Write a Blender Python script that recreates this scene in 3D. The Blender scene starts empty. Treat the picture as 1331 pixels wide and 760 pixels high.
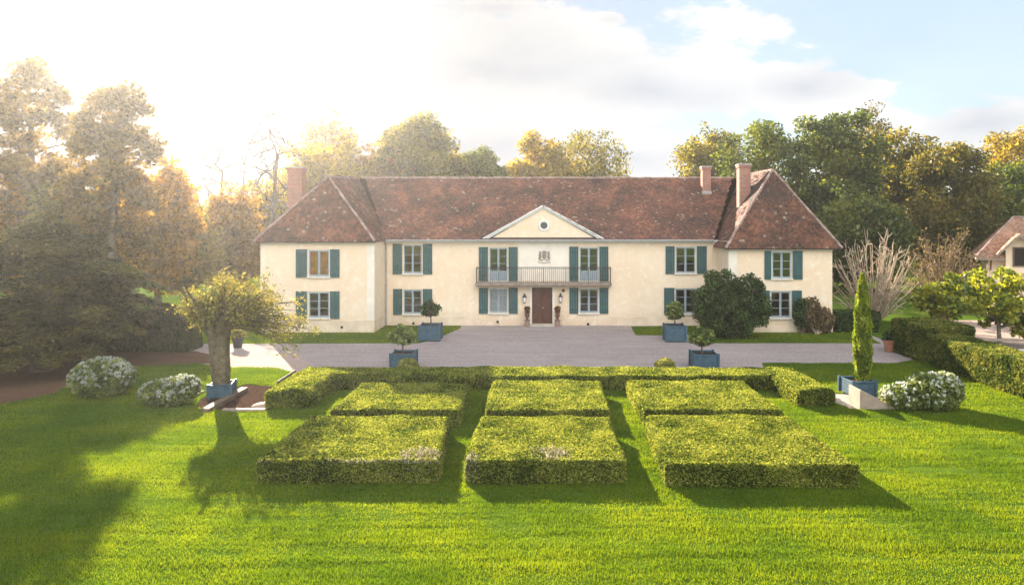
import bpy, bmesh, math, random
import numpy as np
from mathutils import Vector, Matrix

R = math.radians
rng = np.random.default_rng(7)
random.seed(7)
scene = bpy.context.scene
COL = scene.collection

# ------------------------------------------------------------------ camera
CAM_H, F, U0, V0 = 6.65, 910.0, 708.0, 290.0
cam_data = bpy.data.cameras.new('camera')
cam = bpy.data.objects.new('camera', cam_data)
COL.objects.link(cam)
cam.location = (0, 0, CAM_H)
cam.rotation_euler = (R(90), 0, 0)
cam_data.sensor_width = 36
cam_data.lens = 36 * F / 1331
cam_data.shift_x = (665.5 - U0) / 1331
cam_data.shift_y = -(380 - V0) / 1331
cam_data.clip_start = 0.1
cam_data.clip_end = 2000
scene.camera = cam

# ------------------------------------------------------------------ exposure
scene.view_settings.view_transform = 'Standard'
scene.view_settings.look = 'None'
scene.view_settings.exposure = 2.25
scene.view_settings.gamma = 1
scene.view_settings.use_curve_mapping = False
scene.render.engine = 'CYCLES'
cy = scene.cycles
cy.use_denoising = True
cy.max_bounces = 8
cy.diffuse_bounces = 3
cy.glossy_bounces = 3
cy.transmission_bounces = 4
cy.transparent_max_bounces = 8
cy.volume_bounces = 1
cy.caustics_reflective = False
cy.caustics_refractive = False

# ------------------------------------------------------------------ sun
SUN = Vector((-1.25, 2.30, 1.0)).normalized()          # towards the sun
sun_el = math.asin(SUN.z)
sun_az = math.atan2(SUN.x, SUN.y)
sun_data = bpy.data.lights.new('sun', 'SUN')
sun_data.energy = 5.0
sun_data.angle = R(0.5)
sun_data.color = (1.0, 0.89, 0.72)
sun = bpy.data.objects.new('sun', sun_data)
COL.objects.link(sun)
sun.rotation_euler = (-SUN).to_track_quat('-Z', 'Y').to_euler()
sun.location = (-30, 60, 40)

# ------------------------------------------------------------------ node helpers
class NT:
    def __init__(s, tree):
        s.t = tree; s.n = tree.nodes; s.l = tree.links
    def __call__(s, kind, **kw):
        nd = s.n.new(kind)
        ins = kw.pop('ins', {})
        for k, v in kw.items(): setattr(nd, k, v)
        for k, v in ins.items():
            sock = nd.inputs[k]
            if isinstance(v, bpy.types.NodeSocket): s.l.new(v, sock)
            else:
                if hasattr(sock.default_value, '__len__') and hasattr(v, '__len__') and len(v) == 3 and len(sock.default_value) == 4:
                    v = (*v, 1)
                sock.default_value = v
        return nd
    def math(s, op, a, b=0.0, c=None, clamp=False):
        ins = {0: a, 1: b}
        if c is not None: ins[2] = c
        return s('ShaderNodeMath', operation=op, use_clamp=clamp, ins=ins).outputs[0]
    def ramp(s, fac, pts, interp='LINEAR'):
        nd = s('ShaderNodeValToRGB', ins={0: fac})
        cr = nd.color_ramp; cr.interpolation = interp
        while len(cr.elements) > 1: cr.elements.remove(cr.elements[-1])
        for i, (p, c) in enumerate(pts):
            e = cr.elements[0] if i == 0 else cr.elements.new(p)
            e.position = p
            e.color = (*c, 1) if hasattr(c, '__len__') else (c, c, c, 1)
        return nd.outputs[0]
    def mix(s, fac, a, b, blend='MIX'):
        nd = s('ShaderNodeMix', data_type='RGBA', blend_type=blend)
        for i, v in ((0, fac), (6, a), (7, b)):
            sock = nd.inputs[i]
            if isinstance(v, bpy.types.NodeSocket): s.l.new(v, sock)
            else: sock.default_value = (*v, 1) if hasattr(v, '__len__') and len(v) == 3 else v
        return nd.outputs[2]
    def noise(s, scale, detail=4, rough=0.55, vec=None, dist=0.0):
        nd = s('ShaderNodeTexNoise', ins={'Scale': scale, 'Detail': detail, 'Roughness': rough, 'Distortion': dist})
        if vec is not None: s.l.new(vec, nd.inputs['Vector'])
        return nd.outputs[0]

def new_mat(name):
    m = bpy.data.materials.new(name); m.use_nodes = True
    m.node_tree.nodes.clear()
    nt = NT(m.node_tree)
    out = nt('ShaderNodeOutputMaterial')
    return m, nt, out

# ------------------------------------------------------------------ world: Nishita sky with a procedural cloud layer
world = bpy.data.worlds.new('World'); scene.world = world
world.use_nodes = True
world.node_tree.nodes.clear()
w = NT(world.node_tree)
wout = w('ShaderNodeOutputWorld')
sky = w('ShaderNodeTexSky', sky_type='NISHITA', sun_disc=False)
sky.sun_elevation = sun_el
sky.sun_rotation = sun_az
sky.altitude = 100; sky.air_density = 1.0; sky.dust_density = 0.35; sky.ozone_density = 1.0
tc = w('ShaderNodeTexCoord').outputs['Generated']
sep = w('ShaderNodeSeparateXYZ', ins={0: tc})
dx, dy, dz = sep.outputs
zz = w.math('MAXIMUM', w.math('ADD', dz, 0.12), 0.02)
comb = w('ShaderNodeCombineXYZ', ins={0: w.math('DIVIDE', dx, zz), 1: w.math('DIVIDE', dy, zz), 2: 0.0}).outputs[0]
n_big = w.noise(0.55, 9, 0.58, comb, 0.3)
n_fine = w.noise(2.3, 6, 0.6, comb, 0.2)
# azimuth from the sun: the half of the sky near the sun is veiled in white cloud
dot = w('ShaderNodeVectorMath', operation='DOT_PRODUCT', ins={0: tc, 1: tuple(SUN)}).outputs['Value']
veil = w.math('SMOOTH_MIN', w.math('MULTIPLY', w.math('SUBTRACT', dot, 0.80), 4.5), 1.0, 0.2, clamp=True)
# direction ellipses where cloud banks stand (tangent of azimuth, tangent of elevation)
yy = w.math('MAXIMUM', dy, 0.05)
tx = w.math('DIVIDE', dx, yy); tz = w.math('DIVIDE', dz, yy)
wob = w('ShaderNodeCombineXYZ', ins={0: w.math('MULTIPLY', tx, 1.0), 1: w.math('MULTIPLY', tz, 2.2), 2: 0.0}).outputs[0]
cn = w.noise(5.0, 9, 0.6, wob, 0.2)
cn2 = w.noise(2.2, 5, 0.55, wob, 0.1)
def bank(cu, cv, ru, rv, gain=1.0):
    ax = w.math('DIVIDE', w.math('SUBTRACT', tx, (cu - U0) / F), ru / F)
    az = w.math('DIVIDE', w.math('SUBTRACT', tz, (V0 - cv) / F), rv / F)
    d = w.math('SQRT', w.math('ADD', w.math('MULTIPLY', ax, ax), w.math('MULTIPLY', az, az)))
    return w.math('MULTIPLY', w.math('SUBTRACT', 1.0, d), gain)
b = bank(640, 95, 380, 110, 1.1)
for args in ((850, 118, 190, 60, 1.5), (1045, 115, 120, 42, 1.3), (790, 26, 42, 14), (560, 185, 360, 60, 1.2), (1250, 165, 200, 42), (820, 205, 170, 36), (640, 10, 100, 18)):
    b = w.math('MAXIMUM', b, bank(*args))
front = w.math('GREATER_THAN', dy, 0.06)
bank_m = w.math('ADD', b, w.math('MULTIPLY', w.math('SUBTRACT', cn, 0.5), 3.4))
bank_m = w.math('MULTIPLY', w.math('MULTIPLY', bank_m, 3.6, clamp=True), front)
gen_m = w.math('MULTIPLY', w.math('SUBTRACT', n_big, 0.44), 7.0, clamp=True)
gen_m = w.math('MULTIPLY', gen_m, w.math('SUBTRACT', 1.0, w.math('MULTIPLY', dy, 2.2, clamp=True)), clamp=True)
mask = w.math('MAXIMUM', w.math('MAXIMUM', bank_m, gen_m), w.math('MAXIMUM', veil, w.math('MULTIPLY', front, 0.30)))
# cloud brightness: thick middles grey, thin rims bright; brightness is added to the unseen clouds behind the camera, filling the shaded facade
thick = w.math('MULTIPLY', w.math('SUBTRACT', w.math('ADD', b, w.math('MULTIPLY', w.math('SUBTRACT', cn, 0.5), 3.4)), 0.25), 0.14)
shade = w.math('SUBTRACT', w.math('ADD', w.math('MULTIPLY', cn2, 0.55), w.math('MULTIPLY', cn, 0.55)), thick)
back_fill = w.math('ADD', 1.0, w.math('MULTIPLY', w.math('MULTIPLY', dy, -1.6, clamp=True), 3.0))
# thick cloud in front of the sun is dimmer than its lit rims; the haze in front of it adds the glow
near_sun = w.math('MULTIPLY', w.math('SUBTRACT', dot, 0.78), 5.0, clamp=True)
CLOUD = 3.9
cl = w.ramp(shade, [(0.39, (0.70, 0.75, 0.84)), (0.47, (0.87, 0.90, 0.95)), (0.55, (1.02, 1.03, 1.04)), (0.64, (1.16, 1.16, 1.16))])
cl = w('ShaderNodeVectorMath', operation='SCALE', ins={0: cl, 3: w.math('MULTIPLY', w.math('SUBTRACT', back_fill, w.math('MULTIPLY', near_sun, 0.36)), CLOUD)}).outputs[0]
ssep = w('ShaderNodeSeparateColor', ins={0: sky.outputs[0]})
smax = w.math('MAXIMUM', w.math('MAXIMUM', ssep.outputs[0], ssep.outputs[1]), w.math('MAXIMUM', ssep.outputs[2], 0.5))
# thin high veil: no part of the clear sky outshines the clouds
skyc = w('ShaderNodeVectorMath', operation='SCALE', ins={0: sky.outputs[0], 3: w.math('MINIMUM', 1.0, w.math('DIVIDE', w.math('SUBTRACT', 4.5, w.math('MULTIPLY', near_sun, 2.0)), smax))}).outputs[0]
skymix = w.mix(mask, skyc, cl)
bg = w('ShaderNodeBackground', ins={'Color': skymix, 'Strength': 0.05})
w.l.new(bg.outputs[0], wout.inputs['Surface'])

# ------------------------------------------------------------------ mesh helpers
def G(u, v, z=0.0):
    """ground point under a photograph point, used to measure the place"""
    Y = (CAM_H - z) * F / (v - V0)
    return ((u - U0) / F * Y, Y)

class MB:
    """collects polygons for ONE mesh object"""
    def __init__(s): s.v = []; s.f = []; s.m = []
    def add(s, vs, fs, mi=0):
        o = len(s.v); s.v += [tuple(p) for p in vs]
        for f in fs: s.f.append(tuple(i + o for i in f)); s.m.append(mi)
        return s
    def box(s, x0, x1, y0, y1, z0, z1, mi=0, M=None):
        vs = [Vector((x, y, z)) for z in (z0, z1) for (x, y) in ((x0, y0), (x1, y0), (x1, y1), (x0, y1))]
        if M is not None: vs = [M @ p for p in vs]
        return s.add(vs, [(3, 2, 1, 0), (4, 5, 6, 7), (0, 1, 5, 4), (1, 2, 6, 5), (2, 3, 7, 6), (3, 0, 4, 7)], mi)
    def quad(s, a, b, c, d, mi=0): return s.add([a, b, c, d], [(0, 1, 2, 3)], mi)
    def tube(s, pts, radii, n=6, mi=0, cap=True):
        pts = [Vector(p) for p in pts]
        if not hasattr(radii, '__len__'): radii = [radii] * len(pts)
        vs = []; up = Vector((0.31, 0.17, 0.93))
        for i, p in enumerate(pts):
            t = (pts[min(i + 1, len(pts) - 1)] - pts[max(i - 1, 0)])
            if t.length < 1e-6: t = Vector((0, 0, 1))
            t.normalize()
            a = t.cross(up if abs(t.dot(up)) < 0.95 else Vector((1, 0, 0))).normalized(); b_ = t.cross(a)
            for k in range(n):
                an = 2 * math.pi * k / n
                vs.append(p + (a * math.cos(an) + b_ * math.sin(an)) * radii[i])
        fs = []
        for i in range(len(pts) - 1):
            for k in range(n):
                k2 = (k + 1) % n
                fs.append((i * n + k, i * n + k2, (i + 1) * n + k2, (i + 1) * n + k))
        if cap:
            fs.append(tuple(range(n))[::-1]); fs.append(tuple((len(pts) - 1) * n + k for k in range(n)))
        return s.add(vs, fs, mi)
    def lathe(s, prof, n=16, c=(0, 0, 0), mi=0, sx=1, sy=1):
        vs = [(c[0] + r * math.cos(2 * math.pi * k / n) * sx, c[1] + r * math.sin(2 * math.pi * k / n) * sy, c[2] + z) for r, z in prof for k in range(n)]
        fs = []
        for i in range(len(prof) - 1):
            for k in range(n):
                k2 = (k + 1) % n
                fs.append((i * n + k, i * n + k2, (i + 1) * n + k2, (i + 1) * n + k))
        fs.append(tuple(range(n))[::-1]); fs.append(tuple((len(prof) - 1) * n + k for k in range(n)))
        return s.add(vs, fs, mi)
    def prism(s, poly, y0, y1, mi=0):
        """outline in (x, z) pushed from y0 to y1"""
        n = len(poly)
        vs = [(x, y0, z) for x, z in poly] + [(x, y1, z) for x, z in poly]
        fs = [tuple(range(n)), tuple(range(n, 2 * n))[::-1]] + [((i + 1) % n, i, n + i, n + (i + 1) % n) for i in range(n)]
        return s.add(vs, fs, mi)
    def slab(s, poly, z0, z1, mi=0):
        n = len(poly)
        vs = [(x, y, z0) for x, y in poly] + [(x, y, z1) for x, y in poly]
        fs = [tuple(range(n))[::-1], tuple(range(n, 2 * n))] + [(i, (i + 1) % n, n + (i + 1) % n, n + i) for i in range(n)]
        return s.add(vs, fs, mi)
    def build(s, name, mat, parent=None, smooth=False, bevel=0.0, loc=None, fix=True):
        me = bpy.data.meshes.new(name)
        me.from_pydata(s.v, [], s.f)
        for m in (mat if isinstance(mat, (list, tuple)) else [mat]): me.materials.append(m)
        if any(s.m): me.polygons.foreach_set('material_index', s.m)
        if fix:
            bm = bmesh.new(); bm.from_mesh(me)
            bmesh.ops.recalc_face_normals(bm, faces=bm.faces)
            bm.to_mesh(me); bm.free()
        if smooth: me.polygons.foreach_set('use_smooth', [True] * len(me.polygons))
        me.update()
        o = bpy.data.objects.new(name, me); COL.objects.link(o)
        if parent is not None: o.parent = parent
        if loc is not None: o.location = loc
        if bevel:
            b_ = o.modifiers.new('bevel', 'BEVEL'); b_.width = bevel; b_.segments = 2; b_.limit_method = 'ANGLE'; b_.angle_limit = R(40)
        return o

def np_mesh(name, V, k, mats, mi=None, parent=None, extra=None):
    """V: (N*k, 3) array of separate k-gons; extra: an MB of further faces (material index kept)"""
    V = np.asarray(V, dtype=np.float32).reshape(-1, 3)
    N = len(V) // k
    nv, nf = len(V), N
    ev = np.zeros((0, 3), np.float32); el = []; es = []; em = []
    if extra is not None and extra.v:
        ev = np.array(extra.v, np.float32)
        for f, m in zip(extra.f, extra.m):
            el += [i + nv for i in f]; es.append(len(f)); em.append(m)
    me = bpy.data.meshes.new(name)
    allv = np.vstack([V, ev])
    me.vertices.add(len(allv)); me.vertices.foreach_set('co', allv.ravel())
    loops = np.concatenate([np.arange(nv, dtype=np.int32), np.array(el, np.int32)])
    sizes = np.concatenate([np.full(N, k, np.int32), np.array(es, np.int32)])
    me.loops.add(len(loops)); me.loops.foreach_set('vertex_index', loops)
    me.polygons.add(len(sizes))
    me.polygons.foreach_set('loop_start', np.concatenate([[0], np.cumsum(sizes)[:-1]]).astype(np.int32))
    for m in (mats if isinstance(mats, (list, tuple)) else [mats]): me.materials.append(m)
    mm = np.zeros(N, np.int32) if mi is None else np.asarray(mi, np.int32)
    me.polygons.foreach_set('material_index', np.concatenate([mm, np.array(em, np.int32)]).astype(np.int32))
    me.update(calc_edges=True)
    o = bpy.data.objects.new(name, me); COL.objects.link(o)
    if parent is not None: o.parent = parent
    return o

def tag(o, label, cat, group=None, kind=None):
    o['label'] = label; o['category'] = cat
    if group: o['group'] = group
    if kind: o['kind'] = kind
    return o
def thing(name, label, cat, loc=(0, 0, 0), rz=0, group=None):
    o = bpy.data.objects.new(name, None); COL.objects.link(o)
    o.location = loc; o.rotation_euler = (0, 0, rz); o.empty_display_size = 0.3
    return tag(o, label, cat, group)
def structure(o): o['kind'] = 'structure'; return o

# smooth pseudo noise on arrays, -1..1
_w = [(rng.normal(size=3), rng.uniform(0, 6.28)) for _ in range(14)]
def pnoise(P, s):
    P = np.asarray(P) * s
    a = np.zeros(len(P))
    for i, (d, ph) in enumerate(_w):
        a += np.sin(P @ d * (0.6 + 0.12 * i) + ph + np.sin(P @ _w[(i + 5) % 14][0] * 0.7 + 1.3 * i))
    return a / 5.5

def unit(A): return A / np.maximum(np.linalg.norm(A, axis=1, keepdims=True), 1e-9)
def leaf_quads(P, size, rg, up=None, updir=0.5, stretch=1.7, var=0.45, axis=None, axisw=0.0):
    """diamond leaves at P; normals random, pulled towards `up` (per leaf or one vector)"""
    n = len(P)
    nr = rg.normal(size=(n, 3)); nr = unit(nr)
    if up is not None: nr = unit(nr * (1 - updir) + np.asarray(up) * updir)
    t = rg.normal(size=(n, 3))
    if axis is not None: t = t * (1 - axisw) + np.asarray(axis) * axisw * 1.7
    t = unit(t - nr * np.sum(t * nr, axis=1, keepdims=True))
    b_ = np.cross(nr, t)
    s = (size * (1 + var * rg.uniform(-1, 1, n)))[:, None]
    bend = nr * s * 0.25
    V = np.stack([P - t * s * stretch * 0.5, P + b_ * s * 0.5 + bend, P + t * s * stretch * 0.5, P - b_ * s * 0.5 + bend], axis=1)
    return V.reshape(-1, 3)

# ------------------------------------------------------------------ materials
def leaf_mat(name, cols, trans=0.45, tcol=None, nscale=0.6, gloss=0.06, spread=0.35, patch=2.2):
    """cols: list of leaf colours picked leaf by leaf, shifted clump by clump"""
    m, nt, out = new_mat(name)
    rnd = nt('ShaderNodeNewGeometry').outputs['Random Per Island']
    oi = nt('ShaderNodeTexCoord').outputs['Object']
    nz = nt.noise(nscale, 3, 0.5, oi)
    f = nt.math('ADD', nt.math('MULTIPLY', rnd, spread * 2), nt.math('MULTIPLY', nt.math('SUBTRACT', nz, 0.5), patch))
    f = nt.math('ADD', f, 0.5 - spread, clamp=True)
    k = len(cols)
    c = nt.ramp(f, [((i + 0.5) / k, col) for i, col in enumerate(cols)])
    d = nt('ShaderNodeBsdfDiffuse', ins={'Color': c}).outputs[0]
    tc_ = nt.mix(1.0, c, tcol or (1.25, 1.2, 0.7), 'MULTIPLY')
    t = nt('ShaderNodeBsdfTranslucent', ins={'Color': tc_}).outputs[0]
    mx = nt('ShaderNodeMixShader', ins={0: trans, 1: d, 2: t}).outputs[0]
    g = nt('ShaderNodeBsdfGlossy', ins={'Color': (1, 1, 1), 'Roughness': 0.45}).outputs[0]
    mx2 = nt('ShaderNodeMixShader', ins={0: gloss * 0.4, 1: mx, 2: g}).outputs[0]
    nt.l.new(mx2, out.inputs['Surface'])
    return m

def plain(name, col, rough=0.7, nscale=8, amount=0.18, bump=0.0, bscale=None, spec=0.3, metal=0.0, col2=None):
    m, nt, out = new_mat(name)
    oi = nt('ShaderNodeTexCoord').outputs['Object']
    nz = nt.noise(nscale, 6, 0.6, oi)
    c2 = col2 or tuple(x * (1 - 2 * amount) for x in col)
    c = nt.mix(nt.ramp(nz, [(0.3, 0.0), (0.7, 1.0)]), c2, tuple(min(1, x * (1 + amount * 0.4)) for x in col))
    p = nt('ShaderNodeBsdfPrincipled', ins={'Base Color': c, 'Roughness': rough, 'Specular IOR Level': spec, 'Metallic': metal})
    if bump:
        bz = nt.noise(bscale or nscale * 3, 6, 0.65, oi)
        bn = nt('ShaderNodeBump', ins={'Strength': bump, 'Distance': 0.02, 'Height': bz})
        nt.l.new(bn.outputs[0], p.inputs['Normal'])
    nt.l.new(p.outputs[0], out.inputs['Surface'])
    return m

M = {}
M['bark'] = plain('bark', (0.16, 0.125, 0.09), 0.9, 6, 0.3, 0.6, 20)
M['bark_grey'] = plain('grey_bark', (0.22, 0.19, 0.15), 0.9, 6, 0.3, 0.6, 20)
M['bark_olive'] = plain('fluted_bark', (0.155, 0.125, 0.075), 0.9, 5, 0.35, 1.0, 12)
M['twig_pale'] = plain('pale_twig', (0.52, 0.40, 0.28), 0.85, 5, 0.25)
M['twig_brown'] = plain('brown_twig', (0.26, 0.17, 0.10), 0.85, 5, 0.25)
M['soil'] = plain('soil', (0.075, 0.045, 0.033), 0.95, 7, 0.35, 1.0, 30, spec=0.0)
M['trim'] = plain('white_trim', (0.74, 0.72, 0.68), 0.6, 5, 0.06)
M['stone'] = plain('stone', (0.50, 0.45, 0.38), 0.85, 4, 0.15, 0.4, 18)
M['balcony'] = plain('balcony_stone', (0.30, 0.24, 0.19), 0.85, 4, 0.2, 0.4, 18)
M['sill'] = plain('sill_stone', (0.70, 0.63, 0.54), 0.8, 4, 0.1)
M['stone_pale'] = plain('pale_stone', (0.33, 0.255, 0.195), 0.85, 3, 0.14, 0.4, 14)
M['paving'] = plain('pale_paving', (0.40, 0.32, 0.265), 0.9, 2.2, 0.14, 0.5, 25)
M['timber'] = plain('weathered_timber', (0.17, 0.125, 0.088), 0.85, 6, 0.25, 0.4, 20)
M['blue_paint'] = plain('blue_grey_paint', (0.29, 0.35, 0.38), 0.55, 5, 0.08)
M['planter_blue'] = plain('planter_blue', (0.050, 0.105, 0.145), 0.6, 4, 0.2, 0.15, 12)
M['shutter'] = plain('shutter_green', (0.030, 0.092, 0.092), 0.5, 3, 0.12, 0.1, 10)
M['iron'] = plain('wrought_iron', (0.045, 0.045, 0.05), 0.5, 9, 0.15)
M['zinc'] = plain('zinc_pipe', (0.36, 0.35, 0.34), 0.45, 5, 0.12, spec=0.5)
M['terracotta'] = plain('terracotta', (0.40, 0.17, 0.10), 0.85, 6, 0.2, 0.2, 20)
M['urn'] = plain('rusty_urn', (0.16, 0.065, 0.045), 0.8, 9, 0.3, 0.2, 20)
M['door_brown'] = plain('brown_door', (0.10, 0.036, 0.024), 0.45, 5, 0.2)
M['dark'] = plain('dark_void', (0.02, 0.018, 0.016), 0.9, 5, 0.1)
M['curtain_orange'] = plain('orange_curtain', (0.80, 0.22, 0.05), 0.9, 3, 0.25)
M['curtain_lace'] = plain('lace_curtain', (0.72, 0.72, 0.74), 0.9, 6, 0.12)
M['lamp_glass'] = plain('lantern_glass', (0.85, 0.83, 0.78), 0.15, 5, 0.03, spec=0.6)
M['crest'] = plain('crest_stone', (0.30, 0.255, 0.22), 0.85, 12, 0.3)
M['brass'] = plain('brass', (0.65, 0.55, 0.33), 0.3, 5, 0.05, metal=0.8)
M['ridge'] = plain('ridge_tile', (0.40, 0.29, 0.25), 0.95, 2.2, 0.3, 0.4, 16, col2=(0.17, 0.10, 0.08))
M['mortar'] = plain('ridge_mortar', (0.46, 0.41, 0.37), 0.95, 5, 0.2, 0.4, 16)

def glass_mat():
    m, nt, out = new_mat('window_glass')
    tr = nt('ShaderNodeBsdfTransparent', ins={'Color': (0.86, 0.9, 0.9)}).outputs[0]
    oi = nt('ShaderNodeTexCoord').outputs['Object']
    bn = nt('ShaderNodeBump', ins={'Strength': 0.08, 'Distance': 0.05, 'Height': nt.noise(2.5, 2, 0.4, oi)})
    gl = nt('ShaderNodeBsdfGlossy', ins={'Color': (0.95, 0.97, 1), 'Roughness': 0.02, 'Normal': bn.outputs[0]}).outputs[0]
    fr = nt('ShaderNodeFresnel', ins={'IOR': 1.5}).outputs[0]
    fac = nt.math('ADD', nt.math('MULTIPLY', fr, 1.3), 0.09, clamp=True)
    nt.l.new(nt('ShaderNodeMixShader', ins={0: fac, 1: tr, 2: gl}).outputs[0], out.inputs['Surface'])
    return m
M['glass'] = glass_mat()

def plaster_mat():
    m, nt, out = new_mat('cream_plaster')
    oi = nt('ShaderNodeTexCoord').outputs['Object']
    n1 = nt.noise(0.45, 6, 0.6, oi, 0.4); n2 = nt.noise(2.6, 8, 0.7, oi, 0.6)
    z = nt('ShaderNodeSeparateXYZ', ins={0: oi}).outputs[2]
    c = nt.mix(nt.ramp(n1, [(0.35, 0.0), (0.7, 1.0)]), (0.76, 0.58, 0.395), (0.80, 0.655, 0.485))
    # rain streaks and splash stains low on the wall
    mp = nt('ShaderNodeMapping', ins={0: oi, 'Scale': (1.3, 1.3, 0.22)}).outputs[0]
    st = nt.noise(1.6, 6, 0.65, mp, 0.3)
    c = nt.mix(nt.ramp(st, [(0.52, 0.0), (0.78, 0.36)]), c, (0.64, 0.50, 0.36))
    low = nt.math('MULTIPLY', nt.math('SUBTRACT', 1.0, nt.math('DIVIDE', z, 1.1), clamp=True), nt.math('MULTIPLY', n2, 1.5), clamp=True)
    c = nt.mix(nt.math('MULTIPLY', low, 0.8), c, (0.50, 0.37, 0.25))
    c = nt.mix(nt.ramp(n2, [(0.52, 0.0), (0.68, 0.65)]), c, (0.86, 0.79, 0.66))
    bn = nt('ShaderNodeBump', ins={'Strength': 0.25, 'Distance': 0.02, 'Height': nt.noise(14, 8, 0.7, oi)})
    p = nt('ShaderNodeBsdfPrincipled', ins={'Base Color': c, 'Roughness': 0.9, 'Specular IOR Level': 0.15, 'Normal': bn.outputs[0]})
    nt.l.new(p.outputs[0], out.inputs['Surface'])
    return m
M['plaster'] = plaster_mat()
M['plaster_white'] = plain('pale_plaster', (0.82, 0.73, 0.61), 0.9, 1.3, 0.08, 0.2, 14, spec=0.15)
M['plinth'] = plain('plinth_plaster', (0.76, 0.62, 0.46), 0.9, 1.2, 0.14, 0.3, 12, spec=0.1, col2=(0.58, 0.46, 0.33))

def tile_mat(name, ramp_cols, lichen=0.06):
    m, nt, out = new_mat(name)
    rnd = nt('ShaderNodeNewGeometry').outputs['Random Per Island']
    oi = nt('ShaderNodeTexCoord').outputs['Object']
    big = nt.noise(0.55, 5, 0.6, oi, 0.5)
    f = nt.math('ADD', nt.math('MULTIPLY', rnd, 0.62), nt.math('MULTIPLY', nt.math('SUBTRACT', big, 0.5), 2.0))
    f = nt.math('ADD', f, 0.19, clamp=True)
    c = nt.ramp(f, ramp_cols)
    fine = nt.noise(9, 5, 0.7, oi)
    c = nt.mix(nt.ramp(fine, [(0.56, 0.0), (0.75, 0.4)]), c, (0.30, 0.25, 0.20))
    r2 = nt('ShaderNodeTexWhiteNoise', noise_dimensions='1D', ins={'W': nt.math('MULTIPLY', rnd, 917.0)}).outputs[0]
    lm = nt.math('MULTIPLY', nt.ramp(r2, [(1 - lichen - 0.01, 0.0), (1 - lichen, 0.7)]), nt.ramp(nt.noise(0.9, 4, 0.6, oi), [(0.42, 0.0), (0.62, 1.0)]))
    c = nt.mix(lm, c, (0.46, 0.40, 0.34))
    p = nt('ShaderNodeBsdfPrincipled', ins={'Base Color': c, 'Roughness': 0.85, 'Specular IOR Level': 0.25})
    nt.l.new(p.outputs[0], out.inputs['Surface'])
    return m
M['tile'] = tile_mat('clay_tile', [(0.0, (0.060, 0.040, 0.036)), (0.35, (0.118, 0.061, 0.046)), (0.68, (0.185, 0.082, 0.057)), (1.0, (0.285, 0.122, 0.077))], 0.028)
M['tile_light'] = tile_mat('pale_clay_tile', [(0.0, (0.22, 0.13, 0.09)), (0.5, (0.38, 0.21, 0.14)), (1.0, (0.50, 0.30, 0.20))], 0.03)
M['roof_under'] = plain('roof_underlay', (0.07, 0.045, 0.036), 0.95, 4, 0.2)

def brick_mat(name, c1, c2, mort):
    m, nt, out = new_mat(name)
    oi = nt('ShaderNodeTexCoord').outputs['Object']
    s = nt('ShaderNodeSeparateXYZ', ins={0: oi})
    v = nt('ShaderNodeCombineXYZ', ins={0: nt.math('ADD', s.outputs[0], s.outputs[1]), 1: s.outputs[2], 2: 0.0}).outputs[0]
    br = nt('ShaderNodeTexBrick', ins={'Vector': v, 'Color1': c1, 'Color2': c2, 'Mortar': mort, 'Scale': 1.0, 'Mortar Size': 0.012, 'Brick Width': 0.24, 'Row Height': 0.085, 'Bias': 0.0})
    nz = nt.noise(3, 6, 0.65, oi)
    c = nt.mix(nt.ramp(nz, [(0.45, 0.0), (0.75, 0.5)]), br.outputs[0], (0.15, 0.11, 0.09))
    bn = nt('ShaderNodeBump', ins={'Strength': 0.5, 'Distance': 0.01, 'Height': br.outputs[1]}); bn.invert = True
    p = nt('ShaderNodeBsdfPrincipled', ins={'Base Color': c, 'Roughness': 0.9, 'Normal': bn.outputs[0]})
    nt.l.new(p.outputs[0], out.inputs['Surface'])
    return m
M['brick'] = brick_mat('chimney_brick', (0.40, 0.135, 0.075), (0.27, 0.09, 0.058), (0.40, 0.33, 0.27))

def gravel_mat(name, base, base2):
    m, nt, out = new_mat(name)
    oi = nt('ShaderNodeTexCoord').outputs['Object']
    vo = nt('ShaderNodeTexVoronoi', ins={'Scale': 22.0, 'Vector': oi})
    n1 = nt.noise(0.35, 6, 0.65, oi, 0.8)
    mp = nt('ShaderNodeMapping', ins={0: oi, 'Scale': (0.25, 1.6, 1)}).outputs[0]
    n2 = nt.noise(1.1, 5, 0.6, mp, 0.4)
    c = nt.mix(nt.ramp(n1, [(0.3, 0.0), (0.7, 1.0)]), base2, base)
    c = nt.mix(nt.ramp(n2, [(0.42, 0.0), (0.68, 0.6)]), c, tuple(x * 0.70 for x in base2))
    sp = nt('ShaderNodeSeparateColor', ins={0: vo.outputs['Color']}).outputs[0]
    c = nt.mix(0.36, c, nt.ramp(sp, [(0.0, tuple(x * 0.45 for x in base)), (0.5, base), (1.0, tuple(min(0.8, x * 1.5) for x in base))]))
    bn = nt('ShaderNodeBump', ins={'Strength': 0.9, 'Distance': 0.03, 'Height': vo.outputs['Distance']})
    p = nt('ShaderNodeBsdfPrincipled', ins={'Base Color': c, 'Roughness': 0.95, 'Specular IOR Level': 0.02, 'Normal': bn.outputs[0]})
    nt.l.new(p.outputs[0], out.inputs['Surface'])
    return m
M['gravel'] = gravel_mat('mauve_gravel', (0.37, 0.31, 0.29), (0.29, 0.24, 0.23))
M['gravel_pale'] = gravel_mat('pale_gravel', (0.42, 0.32, 0.27), (0.36, 0.275, 0.23))

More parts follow.
